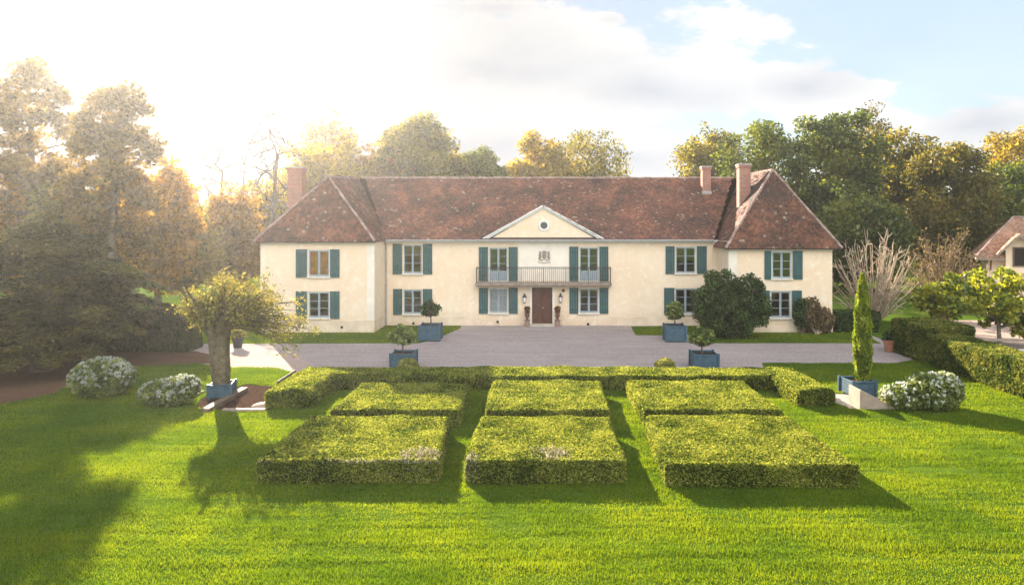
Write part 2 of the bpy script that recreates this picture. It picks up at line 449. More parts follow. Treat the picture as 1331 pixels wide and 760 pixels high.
def ground_mat():
    m, nt, out = new_mat('turf_soil')
    oi = nt('ShaderNodeTexCoord').outputs['Object']
    n1 = nt.noise(0.12, 5, 0.6, oi); n2 = nt.noise(3.5, 6, 0.7, oi)
    c = nt.mix(nt.ramp(n1, [(0.35, 0.0), (0.65, 1.0)]), (0.050, 0.095, 0.010), (0.085, 0.130, 0.015))
    c = nt.mix(nt.ramp(n2, [(0.5, 0.0), (0.8, 0.6)]), c, (0.03, 0.055, 0.010))
    bn = nt('ShaderNodeBump', ins={'Strength': 0.8, 'Distance': 0.05, 'Height': nt.noise(16, 6, 0.7, oi)})
    p = nt('ShaderNodeBsdfPrincipled', ins={'Base Color': c, 'Roughness': 0.95, 'Specular IOR Level': 0.0, 'Normal': bn.outputs[0]})
    nt.l.new(p.outputs[0], out.inputs['Surface'])
    return m
M['ground'] = ground_mat()
M['mulch'] = gravel_mat('leaf_litter', (0.13, 0.075, 0.045), (0.09, 0.052, 0.035))

M['grass'] = leaf_mat('grass_blades', [(0.075, 0.135, 0.008), (0.14, 0.205, 0.010), (0.22, 0.265, 0.016)], 0.55, (1.35, 1.25, 0.5), 0.35, 0.02, 0.3)
M['hedge'] = leaf_mat('box_leaves', [(0.022, 0.048, 0.010), (0.095, 0.135, 0.020), (0.24, 0.27, 0.044), (0.38, 0.39, 0.085)], 0.5, (1.3, 1.2, 0.6), 1.2, 0.008, 0.42, 1.2)
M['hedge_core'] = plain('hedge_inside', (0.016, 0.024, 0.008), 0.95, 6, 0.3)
M['hedge_dry'] = leaf_mat('dry_tufts', [(0.17, 0.155, 0.09), (0.28, 0.255, 0.17), (0.37, 0.34, 0.26)], 0.35, (1.1, 1.0, 0.9), 1.5, 0.02, 0.4)
M['hedge_right'] = leaf_mat('hornbeam_leaves', [(0.04, 0.07, 0.014), (0.12, 0.145, 0.028), (0.25, 0.24, 0.055)], 0.45, None, 1.0, 0.008, 0.42)
M['yew'] = leaf_mat('yew_needles', [(0.020, 0.032, 0.014), (0.035, 0.050, 0.018), (0.060, 0.070, 0.024)], 0.25, None, 0.7, 0.04, 0.35)
M['cedar'] = leaf_mat('cedar_needles', [(0.035, 0.042, 0.018), (0.085, 0.085, 0.028), (0.17, 0.145, 0.045)], 0.35, None, 0.6, 0.03, 0.35)
M['laurel'] = leaf_mat('laurel_leaves', [(0.018, 0.042, 0.011), (0.045, 0.085, 0.020), (0.09, 0.135, 0.034)], 0.25, None, 0.9, 0.04, 0.4)
M['bay'] = leaf_mat('bay_leaves', [(0.06, 0.105, 0.02), (0.13, 0.185, 0.036), (0.24, 0.28, 0.06)], 0.4, None, 2.5, 0.07, 0.4)
M['bay_pale'] = leaf_mat('pale_bay_leaves', [(0.10, 0.15, 0.035), (0.21, 0.26, 0.07), (0.36, 0.40, 0.14)], 0.4, None, 2.5, 0.06, 0.4)
M['gold_box'] = leaf_mat('golden_box_leaves', [(0.16, 0.17, 0.03), (0.26, 0.26, 0.05), (0.36, 0.34, 0.08)], 0.4, None, 2.5, 0.04, 0.4)
M['cypress'] = leaf_mat('cypress_sprays', [(0.09, 0.15, 0.018), (0.21, 0.28, 0.028), (0.36, 0.40, 0.045)], 0.5, (1.3, 1.2, 0.4), 1.5, 0.03, 0.4)
M['flower_leaf'] = leaf_mat('flower_bush_leaves', [(0.06, 0.095, 0.03), (0.15, 0.19, 0.06), (0.30, 0.33, 0.10)], 0.4, None, 2.0, 0.02, 0.4)
M['petal'] = leaf_mat('white_petals', [(0.34, 0.38, 0.29), (0.46, 0.48, 0.40), (0.58, 0.59, 0.52)], 0.35, (1, 1, 1), 2.0, 0.02, 0.4)
M['petal_sunlit'] = leaf_mat('sunlit_cream_petals', [(0.70, 0.70, 0.56), (0.78, 0.78, 0.68), (0.80, 0.80, 0.76)], 0.5, (1, 1, 1), 2.0, 0.0, 0.4)  # brighter copy of the petals; sunlight on the right bush put into colour
M['big_leaf'] = leaf_mat('lime_leaves', [(0.08, 0.13, 0.016), (0.24, 0.29, 0.03), (0.44, 0.43, 0.05)], 0.5, (1.3, 1.15, 0.4), 0.9, 0.05, 0.4)
M['pollard'] = leaf_mat('olive_yellow_leaves', [(0.09, 0.10, 0.028), (0.21, 0.195, 0.050), (0.36, 0.31, 0.085)], 0.5, (1.3, 1.15, 0.55), 0.8, 0.04, 0.42)
M['gold'] = leaf_mat('gold_autumn_leaves', [(0.14, 0.125, 0.022), (0.29, 0.235, 0.034), (0.44, 0.345, 0.052)], 0.55, (1.5, 1.2, 0.5), 0.25, 0.03, 0.4)
M['amber'] = leaf_mat('amber_autumn_leaves', [(0.15, 0.11, 0.028), (0.33, 0.215, 0.042), (0.48, 0.31, 0.065)], 0.6, (1.5, 1.15, 0.55), 0.25, 0.03, 0.4)
M['russet'] = leaf_mat('russet_leaves', [(0.13, 0.065, 0.025), (0.24, 0.10, 0.030), (0.30, 0.16, 0.040)], 0.45, (1.3, 0.9, 0.5), 0.25, 0.03, 0.4)
M['green_gold'] = leaf_mat('turning_leaves', [(0.06, 0.078, 0.016), (0.17, 0.17, 0.028), (0.34, 0.285, 0.042)], 0.55, (1.3, 1.1, 0.5), 0.22, 0.04, 0.4)
M['green'] = leaf_mat('green_leaves', [(0.035, 0.062, 0.013), (0.10, 0.135, 0.024), (0.20, 0.215, 0.036)], 0.5, (1.25, 1.2, 0.5), 0.25, 0.05, 0.4)
M['olive'] = leaf_mat('olive_leaves', [(0.06, 0.068, 0.018), (0.15, 0.14, 0.032), (0.26, 0.215, 0.045)], 0.5, (1.25, 1.1, 0.6), 0.25, 0.04, 0.4)
M['pine'] = leaf_mat('hazel_tall_leaves', [(0.09, 0.07, 0.025), (0.19, 0.135, 0.042), (0.30, 0.21, 0.06)], 0.55, (1.2, 1.0, 0.6), 0.3, 0.03, 0.4)
M['dry_leaf'] = leaf_mat('dry_brown_leaves', [(0.10, 0.075, 0.035), (0.17, 0.12, 0.06), (0.24, 0.17, 0.09)], 0.4, None, 0.8, 0.03, 0.4)

# ------------------------------------------------------------------ the setting: ground, gravel, lawn strips
g = MB(); g.add([(-230, -160, 0), (230, -160, 0), (230, 124, 0), (-230, 124, 0)], [(0, 1, 2, 3)])
structure(g.build('ground', M['ground']))
def sheet(name, poly, z, mat, n=1):
    m_ = MB(); m_.add([(x, y, z) for x, y in poly], [tuple(range(len(poly)))])
    return structure(m_.build(name, mat))
GRAVEL = [(-24, 36.5), (-18.6, 35.4), (-15.8, 34.6), (-12.3, 32.2), (-11.0, 30.9), (9.9, 30.9), (10.3, 33.2), (16.6, 33.2), (17.9, 33.9), (19.2, 36.5), (19.5, 46), (-24, 46)]
sheet('gravel_courtyard', GRAVEL, 0.004, M['gravel'])
PATH = [G(236, 470), G(297, 461), G(384, 459), G(414, 481), G(386, 482), G(372, 479), G(300, 478)]
sheet('sunlit_path', PATH, 0.008, M['gravel_pale'])  # sunlit part of the gravel; its brightness is put into a paler colour
STRIP_L = [(-19.5, 38.6), G(545, 446), G(572, 438), G(598, 427), (-5.4, 45.4), (-10.4, 45.4), (-10.4, 42.7), (-17.3, 42.7), (-17.3, 46), (-24, 46), (-24, 38.6)]
STRIP_R = [G(820, 424.5), G(826, 435.5), G(900, 436), G(905, 446), G(1104, 446), (18.6, 38.7), (19.6, 46), (17.6, 46), (17.6, 42.7), (11.2, 42.7), (11.2, 45.4)]
sheet('verge', STRIP_L, 0.008, M['ground'])
sheet('verge', STRIP_R, 0.008, M['ground'])
MULCH = [(-40, 24), G(0, 527), G(70, 512), G(130, 480), G(230, 474), G(285, 472), G(288, 464), (-18.2, 36.4), (-24, 37), (-40, 37)]
sheet('bare_soil', MULCH, 0.012, M['mulch'])
TERRACE = [(20.9, 30.5), (40, 30.5), (40, 48), (24, 48), (22.6, 40), (21.5, 34)]
sheet('terrace', TERRACE, 0.006, M['gravel_pale'])

# ------------------------------------------------------------------ the manor house
house = thing('manor_house', 'long cream manor house with hipped wings, red tile roof and green shutters', 'house', (0, 45.5, 0))
HX, HY = 0.0, 45.5
def P(x, y, z): return (x - HX, y - HY, z)          # world to house coordinates

Y_M, Y_W, Y_B = 45.5, 42.6, 58.5
XL0, XL1, XR0, XR1 = -17.3, -10.38, 11.2, 17.5
EAVE_M, EAVE_L, EAVE_R = 5.55, 5.50, 5.08
def mz(v, s=20.0): return CAM_H - (v - V0) / s
def mx(u, s=20.0): return (u - U0) / s
SW = F / Y_W
# windows: (x0, x1, z0, z1, kind, shutters(left x0, right x1), face)
def win(u0, u1, v0, v1, ul, ur, s, face, kind): return dict(x0=mx(u0, s), x1=mx(u1, s), z0=mz(v1, s), z1=mz(v0, s), sl=None if ul is None else mx(ul, s), sr=None if ur is None else mx(ur, s), face=face, kind=kind)
WINS = [
    win(523.5, 549, 317.5, 355.5, 510.5, 562, 20, 'main', 'plain'),
    win(523.5, 549, 376, 408, 511, 562, 20, 'main', 'plain'),
    win(635, 660.5, 321.5, 365.2, 622.5, 673, 20, 'main', 'french'),
    win(635, 660.5, 374.5, 406.5, 622.5, 673, 20, 'main', 'lace'),
    win(752.5, 778.5, 321, 365.2, 740, 790.7, 20, 'main', 'french'),
    win(752.5, 778.5, 374.5, 406.5, 740, 790.7, 20, 'main', 'plain'),
    win(877.5, 905, 320.5, 355, 865, 918.5, 20, 'main', 'plain'),
    win(877, 905, 374.5, 407.5, 863, 918, 20, 'main', 'plain'),
    win(400, 428.5, 324.5, 359.5, 384.8, 441.6, SW, 'wing', 'orange'),
    win(400, 428.5, 379, 413, 384.8, 441.6, SW, 'wing', 'plain'),
    win(1003, 1029.5, 326.5, 362, 993.5, 1043, SW, 'wing', 'plain'),
    win(1001, 1028.5, 378, 413, 990, 1042, SW, 'wing', 'plain'),
]
DOOR = dict(x0=mx(691.5), x1=mx(718), z0=0.12, z1=mz(373.5))

def wall_face(mb, x0, x1, z0, z1, y, holes, depth=0.20):
    xs = sorted({x0, x1, *[h['x0'] for h in holes], *[h['x1'] for h in holes]})
    zs = sorted({z0, z1, *[h['z0'] for h in holes], *[h['z1'] for h in holes]})
    for i in range(len(xs) - 1):
        for k in range(len(zs) - 1):
            cx, cz = (xs[i] + xs[i + 1]) / 2, (zs[k] + zs[k + 1]) / 2
            if any(h['x0'] < cx < h['x1'] and h['z0'] < cz < h['z1'] for h in holes): continue
            mb.quad(P(xs[i], y, zs[k]), P(xs[i + 1], y, zs[k]), P(xs[i + 1], y, zs[k + 1]), P(xs[i], y, zs[k + 1]))
    for h in holes:
        a, b_, c, d = h['x0'], h['x1'], h['z0'], h['z1']; y2 = y + depth
        mb.quad(P(a, y, c), P(a, y2, c), P(a, y2, d), P(a, y, d)); mb.quad(P(b_, y, c), P(b_, y, d), P(b_, y2, d), P(b_, y2, c))
        mb.quad(P(a, y, c), P(b_, y, c), P(b_, y2, c), P(a, y2, c)); mb.quad(P(a, y, d), P(a, y2, d), P(b_, y2, d), P(b_, y, d))
def side(mb, x, y0, y1, z0, z1): mb.quad(P(x, y0, z0), P(x, y1, z0), P(x, y1, z1), P(x, y0, z1))

wl = MB()
wall_face(wl, XL1, XR0, 0, EAVE_M, Y_M, [h for h in WINS if h['face'] == 'main'] + [DOOR])
wl.build('wall', M['plaster'], house, fix=False); wl = MB()
wl.quad(P(XL1, Y_B, 0), P(XR0, Y_B, 0), P(XR0, Y_B, EAVE_M), P(XL1, Y_B, EAVE_M))
wl.build('wall', M['plaster'], house, fix=False)
wl = MB()
wall_face(wl, XL0, XL1, 0, EAVE_L, Y_W, [h for h in WINS if h['face'] == 'wing' and h['x0'] < 0])
side(wl, XL0, Y_W, Y_B, 0, EAVE_L); side(wl, XL1, Y_W, Y_B, 0, EAVE_L)
wl.quad(P(XL0, Y_B, 0), P(XL1, Y_B, 0), P(XL1, Y_B, EAVE_L), P(XL0, Y_B, EAVE_L))
wl.build('wall', M['plaster'], house, fix=False)
wl = MB()
wall_face(wl, XR0, XR1, 0, EAVE_R, Y_W, [h for h in WINS if h['face'] == 'wing' and h['x0'] > 0])
side(wl, XR0, Y_W, Y_B, 0, EAVE_M); side(wl, XR1, Y_W, Y_B, 0, EAVE_R)
wl.quad(P(XR0, Y_B, 0), P(XR1, Y_B, 0), P(XR1, Y_B, EAVE_R), P(XR0, Y_B, EAVE_R))
wl.build('wall', M['plaster'], house, fix=False)

# pale plaster panel between the french windows, plinth courses
pb = MB(); pb.box(*[mx(u) for u in (674, 739)], -0.012, -0.002, mz(365), mz(314.5)); pb.build('plaster_panel', M['plaster_white'], house)
pl = MB()
def plinth(x0, x1, y, h, t):
    pl = MB(); pl.box(x0 - HX, x1 - HX, y - t - HY, y - 0.003 - HY, 0, h); pl.build('plinth', M['plinth'], house, bevel=0.008)
plinth(XL0 - 0.03, XL1 + 0.03, Y_W, 0.74, 0.035)
pl.box(XL1 + 0.003, XL1 + 0.035, Y_W - HY, -0.003, 0, 0.74)
plinth(-5.05, -4.25, Y_M, 0.52, 0.02); plinth(mx(572), mx(620), Y_M, 0.60, 0.03)
plinth(mx(794), mx(800), Y_M, 0.60, 0.03); plinth(mx(802), XR0 - 0.02, Y_M, 0.58, 0.03)
plinth(XR0 + 0.02, XR1 + 0.03, Y_W, 0.42, 0.025)
pl.build('plinth', M['plinth'], house, bevel=0.008)
# quoins at the two wing corners facing the court
q = MB(); q.box(XL1 - 0.02 - 0.42, XL1 + 0.012, Y_W - 0.012 - HY, Y_W + 0.3 - HY, 0.75, EAVE_L - 0.12); q.build('quoin', M['plaster_white'], house)
q = MB(); q.box(XR0 - 0.012, XR0 + 0.5, Y_W - 0.012 - HY, Y_W + 0.3 - HY, 0.43, EAVE_R - 0.10)
q.build('quoin', M['plaster_white'], house)
# ventilation holes
for u, v, s, y in ((444.5, 425, SW, Y_W), (537.5, 420, 20, Y_M), (647, 418, 20, Y_M), (764.5, 421, 20, Y_M), (1034, 420.5, SW, Y_W)):
    vb = MB(); vb.box(mx(u, s) - 0.075, mx(u, s) + 0.075, y - HY - 0.05, y - HY - 0.036, mz(v, s) - 0.075, mz(v, s) + 0.075); vb.build('vent', M['dark'], house)
# eaves cornice
for (xa, xb, y, z, h, t) in ((XL1 + 0.02, mx(629.5), Y_M, EAVE_M, 0.17, 0.16), (mx(782.5), XR0 - 0.02, Y_M, EAVE_M, 0.17, 0.16), (XL0, XL1, Y_W, EAVE_L, 0.10, 0.10), (XR0, XR1, Y_W, EAVE_R, 0.10, 0.10)):
    ev = MB(); ev.box(xa, xb, y - HY - t, y - HY - 0.003, z - h, z - h * 0.45); ev.box(xa, xb, y - HY - t * 1.5, y - HY - 0.003, z - h * 0.45, z); ev.build('cornice', M['trim'], house, bevel=0.01)

# ---- windows and shutters
def make_window(h):
    y = (Y_M if h['face'] == 'main' else Y_W) - HY
    x0, x1, z0, z1 = h['x0'], h['x1'], h['z0'], h['z1']
    fy0, fy1 = y + 0.07, y + 0.13
    o = MB(); t = 0.055
    o.box(x0 + 0.002, x0 + t, fy0, fy1, z0, z1 - 0.002, 1); o.box(x1 - t, x1 - 0.002, fy0, fy1, z0, z1 - 0.002, 1)
    o.box(x0 + t, x1 - t, fy0, fy1, z1 - t, z1 - 0.002, 1); o.box(x0 + t, x1 - t, fy0, fy1, z0 + 0.002, z0 + 0.05, 0)
    xi0, xi1, zi0, zi1 = x0 + t, x1 - t, z0 + 0.05, z1 - t
    xc = (xi0 + xi1) / 2
    cy0, cy1 = y + 0.085, y + 0.122
    low = zi0
    panes = []
    for a, b_ in ((xi0, xc - 0.002), (xc + 0.002, xi1)):
        s = 0.062
        o.box(a, a + s, cy0 - 0.02, cy1, zi0, zi1); o.box(b_ - s, b_, cy0 - 0.02, cy1, zi0, zi1)
        o.box(a + s, b_ - s, cy0 - 0.018, cy1, zi1 - s, zi1)
        if h['kind'] == 'french':
            low = zi0 + (zi1 - zi0) * 0.30
            o.box(a + s, b_ - s, cy0 - 0.010, cy1, zi0, low); o.box(a + s + 0.06, b_ - s - 0.06, cy0 - 0.022, cy0 - 0.0105, zi0 + 0.10, low - 0.08)
        else:
            o.box(a + s, b_ - s, cy0 - 0.018, cy1, zi0, zi0 + s); low = zi0 + s
        hi = zi1 - s
        nb = {'french': 3, 'lace': 3, 'plain': 3, 'orange': 1}[h['kind']]
        for k in range(1, nb):
            zz_ = low + (hi - low) * k / nb
            o.box(a + s, b_ - s, cy0, cy1 - 0.008, zz_ - 0.014, zz_ + 0.014)
        panes.append((a + s, b_ - s, low, hi))
    wo = o.build('window', [M['blue_paint'], M['trim']], house)
    gp = MB()
    for a, b_, l, t_ in panes: gp.quad((a, cy1 - 0.012, l), (b_, cy1 - 0.012, l), (b_, cy1 - 0.012, t_), (a, cy1 - 0.012, t_))
    gp.build('pane', M['glass'], wo, fix=False)
    if h['kind'] != 'french':
        sl = MB(); sl.box(x0 - 0.06, x1 + 0.06, y - 0.10, y + 0.07, z0 - 0.09, z0 - 0.003); sl.build('sill', M['sill'], wo, bevel=0.01)
    if h['kind'] in ('orange', 'lace'):
        cm = MB(); n = 40; amp = 0.02
        vs = []; w0, w1 = x0 + 0.02, x1 - 0.02
        for i in range(n + 1):
            x = w0 + (w1 - w0) * i / n; yy_ = y + 0.155 + amp * math.sin(i * 1.25)
            vs += [(x, yy_, z0 + 0.03), (x, yy_, z1 - 0.03)]
        cm.add(vs, [(2 * i, 2 * i + 2, 2 * i + 3, 2 * i + 1) for i in range(n)])
        cm.build('curtain', M['curtain_orange' if h['kind'] == 'orange' else 'curtain_lace'], wo, smooth=True, fix=False)
    for xa, xb in ((h['sl'], x0 - 0.03), (x1 + 0.03, h['sr'])):
        if xa is None or xb is None: continue
        s = MB(); ya, yb = y - 0.062, y - 0.024
        zt, zb = z1 + 0.03, z0 - 0.05 + (0.05 if h['kind'] == 'french' else 0)
        nn = 4; wdt = (xb - xa) / nn
        for k in range(nn): s.box(xa + k * wdt + 0.004, xa + (k + 1) * wdt - 0.004, ya, yb, zb, zt)
        for zc in (zb + (zt - zb) * 0.16, zb + (zt - zb) * 0.84):
            s.box(xa + 0.01, xb - 0.01, ya - 0.022, ya - 0.002, zc - 0.05, zc + 0.05)
        s.build('shutter', M['shutter'], house, bevel=0.004)
for h in WINS: make_window(h)

# ---- door
d = MB(); y = 0.0
x0, x1, z0, z1 = DOOR['x0'], DOOR['x1'], DOOR['z0'], DOOR['z1']
xc = (x0 + x1) / 2
for a, b_ in ((x0 + 0.015, xc - 0.004), (xc + 0.004, x1 - 0.015)):
    d.box(a, b_, 0.10, 0.15, z0, z1 - 0.012)
    for zc0, zc1 in ((0.15, 0.75), (0.85, 1.55), (1.65, 2.15)):
        d.box(a + 0.10, b_ - 0.10, 0.085, 0.0985, z0 + zc0, z0 + zc1)
do = d.build('door', M['door_brown'], house, bevel=0.008)
kb = MB(); kb.lathe([(0.02, 0), (0.02, 0.02), (0.045, 0.04), (0.045, 0.07), (0.02, 0.085)], 12); ko = kb.build('handle', M['brass'], do, smooth=True)
ko.rotation_euler = (R(90), 0, 0); ko.location = (xc + 0.04, 0.10, 1.15)
fr = MB()
fr.box(x0 - 0.15, x0 - 0.003, -0.03, 0.10, 0.0, z1 + 0.13); fr.box(x1 + 0.003, x1 + 0.15, -0.03, 0.10, 0.0, z1 + 0.13); fr.box(x0 - 0.003, x1 + 0.003, -0.03, 0.10, z1 + 0.003, z1 + 0.13)
fr.build('door_frame', M['plaster_white'], house, bevel=0.008)
st = MB(); st.box(x0 - 0.25, x1 + 0.25, -0.55, 0.14, 0.0, 0.115); st.build('doorstep', M['stone'], house, bevel=0.015)

# ---- balcony
bx0, bx1 = mx(620), mx(793)
BZ0, BZ1, BD = mz(371.2), mz(366.8), 0.62
bal = MB(); bal.box(bx0 - 0.06, bx1 + 0.06, -BD, -0.003, BZ0 + 0.06, BZ1); bal.box(bx0, bx1, -BD + 0.06, -0.003, BZ0 - 0.03, BZ0 + 0.058)
balo = bal.build('balcony', M['balcony'], house, bevel=0.012)
rl = MB(); rt = BZ1 + 1.0; yr = -BD + 0.06
for z_, r_ in ((rt, 0.024), (rt - 0.08, 0.012), (BZ1 + 0.08, 0.014)):
    rl.tube([(bx0 + 0.02, -0.03, z_), (bx0 + 0.02, yr, z_)], r_, 6); rl.tube([(bx0 + 0.02, yr, z_), (bx1 - 0.02, yr, z_)], r_, 6); rl.tube([(bx1 - 0.02, yr, z_), (bx1 - 0.02, -0.03, z_)], r_, 6)
nb = 66
for i in range(nb + 1):
    x = bx0 + 0.02 + (bx1 - bx0 - 0.04) * i / nb
    r_ = 0.021 if i % 11 == 0 else 0.0105
    rl.tube([(x, yr, BZ1), (x, yr, rt)], r_, 5)
for x in (bx0 + 0.02, bx1 - 0.02):
    for k in range(1, 4): rl.tube([(x, yr + (0.56 * k / 4), BZ1), (x, yr + (0.56 * k / 4), rt)], 0.0105, 5)
rl.build('railing', M['iron'], balo)

# ---- pediment
pw0, pw1, pa = mx(629), mx(783), mx(706)
pz0, pz1 = mz(312.5), mz(267.5)
pm = MB(); yf = -0.06
tri = [(pw0 + 0.25, pz0), (pw1 - 0.25, pz0), (pa, pz1 - 0.12)]
pm.prism(tri, yf, 2.0, 0)
peo = pm.build('pediment', M['plaster'], house)
cm = MB()                                     # raking mouldings and the horizontal cornice
def rake(xa, za, xb, zb, t, ya, yb, mi=0):
    dxx, dzz = xb - xa, zb - za; L = math.hypot(dxx, dzz); nx, nz = -dzz / L, dxx / L
    if nz < 0: nx, nz = -nx, -nz
    cm.prism([(xa, za), (xb, zb), (xb + nx * t, zb + nz * t), (xa + nx * t, za + nz * t)], ya, yb, mi)
for sgn, xe in ((1, pw0), (-1, pw1)):
    rake(xe, pz0 - 0.04, pa, pz1 - 0.16, 0.10, yf - 0.10, -0.062)
    rake(xe - 0.04 * sgn, pz0 + 0.07, pa, pz1 - 0.05, 0.09, yf - 0.17, 0.25)
cm.box(pw0 + 0.1, pw1 - 0.1, yf - 0.12, -0.062, pz0 - 0.14, pz0 - 0.06); cm.box(pw0, pw1, yf - 0.18, -0.062, pz0 - 0.055, pz0 + 0.02)
cm.build('moulding', M['trim'], peo, bevel=0.008)
oc = MB(); n = 32; cxo, czo = mx(707), mz(293)
for ra, rb, ya, yb in ((0.23, 0.36, yf - 0.05, yf - 0.003),):
    vs = []
    for k in range(n):
        a = 2 * math.pi * k / n
        for (r_, yy_) in ((ra, yb), (ra, ya), (rb, ya), (rb, yb)): vs.append((cxo + r_ * math.cos(a), yy_, czo + r_ * math.sin(a)))
    fs = [(4 * k + j, 4 * k + j + 1, 4 * ((k + 1) % n) + j + 1, 4 * ((k + 1) % n) + j) for k in range(n) for j in range(3)]
    oc.add(vs, fs)
oco = oc.build('round_window', M['trim'], peo)
og = MB(); og.add([(cxo + 0.235 * math.cos(2 * math.pi * k / n), yf - 0.012, czo + 0.235 * math.sin(2 * math.pi * k / n)) for k in range(n)], [tuple(range(n))])
og.build('pane', plain('dark_glass', (0.05, 0.055, 0.055), 0.12, 4, 0.1, spec=0.6), oco, fix=False)
ob = MB(); ob.box(cxo - 0.015, cxo + 0.015, yf - 0.035, yf - 0.015, czo - 0.232, czo + 0.232); ob.box(cxo - 0.232, cxo + 0.232, yf - 0.034, yf - 0.016, czo - 0.015, czo + 0.015); ob.build('glazing_bar', M['iron'], oco)

# ---- coat of arms: shield, crown, mantling on both sides, ribbon
ca = MB(); cx_, cz_ = mx(707.5), mz(332.5); S = 0.78
def cp(poly, t, t0=0.013): ca.prism([(cx_ + x * S, cz_ + z * S) for x, z in poly], -t0 - t, -t0)
cp([(-0.17, 0.18), (0.17, 0.18), (0.17, -0.08), (0.10, -0.22), (0, -0.30), (-0.10, -0.22), (-0.17, -0.08)], 0.06)
cp([(-0.15, 0.24), (-0.20, 0.42), (-0.10, 0.34), (-0.05, 0.46), (0, 0.36), (0.05, 0.46), (0.10, 0.34), (0.20, 0.42), (0.15, 0.24)], 0.055)
for sg in (-1, 1):
    cp([(sg * x, z) for x, z in ((0.24, 0.22), (0.34, 0.40), (0.46, 0.34), (0.40, 0.22), (0.48, 0.10), (0.42, -0.05), (0.50, -0.20), (0.40, -0.36), (0.30, -0.34), (0.34, -0.18), (0.24, -0.10), (0.30, 0.05))], 0.05)
    cp([(sg * x, z) for x, z in ((0.19, -0.28), (0.27, -0.30), (0.24, -0.42), (0.10, -0.38))], 0.045)
rb = [(-0.52, -0.50), (-0.42, -0.46), (-0.2, -0.52), (0, -0.54), (0.2, -0.52), (0.42, -0.46), (0.52, -0.50), (0.50, -0.58), (0.40, -0.545), (0.2, -0.60), (0, -0.62), (-0.2, -0.60), (-0.40, -0.545), (-0.50, -0.58)]
ca.build('crest', M['crest'], house)
ca = MB(); cp(rb, 0.03); ca.build('crest_ribbon', plain('crest_ribbon', (0.50, 0.42, 0.36), 0.9, 10, 0.2), house)

# ---- wall lanterns (fixed to the wall)
def lantern(u, v):
    x, z = mx(u), mz(v)
    b_ = MB()
    b_.box(x - 0.05, x + 0.05, -0.03, -0.003, z + 0.10, z + 0.34)
    b_.tube([(x, -0.03, z + 0.28), (x, -0.12, z + 0.40), (x, -0.22, z + 0.36)], 0.014, 6)
    b_.lathe([(0.02, 0.36), (0.05, 0.33), (0.06, 0.27), (0.15, 0.16), (0.155, 0.13)], 8, (x, -0.22, z))
    for k in range(4):
        a = math.pi / 4 + k * math.pi / 2
        b_.tube([(x + 0.135 * math.cos(a), -0.22 + 0.135 * math.sin(a), z + 0.14), (x + 0.085 * math.cos(a), -0.22 + 0.085 * math.sin(a), z - 0.2)], 0.012, 4)
    b_.lathe([(0.02, -0.27), (0.09, -0.22), (0.095, -0.19)], 8, (x, -0.22, z))
    lo = b_.build('wall_lantern', M['iron'], house)
    gl = MB(); gl.lathe([(0.07, -0.19), (0.115, 0.13)], 8, (x, -0.22, z)); gl.build('lantern_glass', M['lamp_glass'], lo)
lantern(682, 388.5); lantern(728.5, 388)
al = MB(); al.lathe([(0.10, 0), (0.10, 0.04), (0.06, 0.07)], 16); ao = al.build('alarm_bell', M['urn'], house); ao.rotation_euler = (R(90), 0, 0); ao.location = (mx(732), -0.004, mz(377.5))
# ---- drainpipe in the corner of the left wing
dp = MB(); dp.tube([(XL1 + 0.10, -0.35, EAVE_M - 0.12), (XL1 + 0.10, -0.10, EAVE_M - 0.45), (XL1 + 0.10, -0.09, 0.05)], 0.05, 8)
for z_ in (1.0, 2.6, 4.2): dp.box(XL1 + 0.035, XL1 + 0.165, -0.15, -0.03, z_, z_ + 0.05)
dp.build('drainpipe', M['zinc'], house)

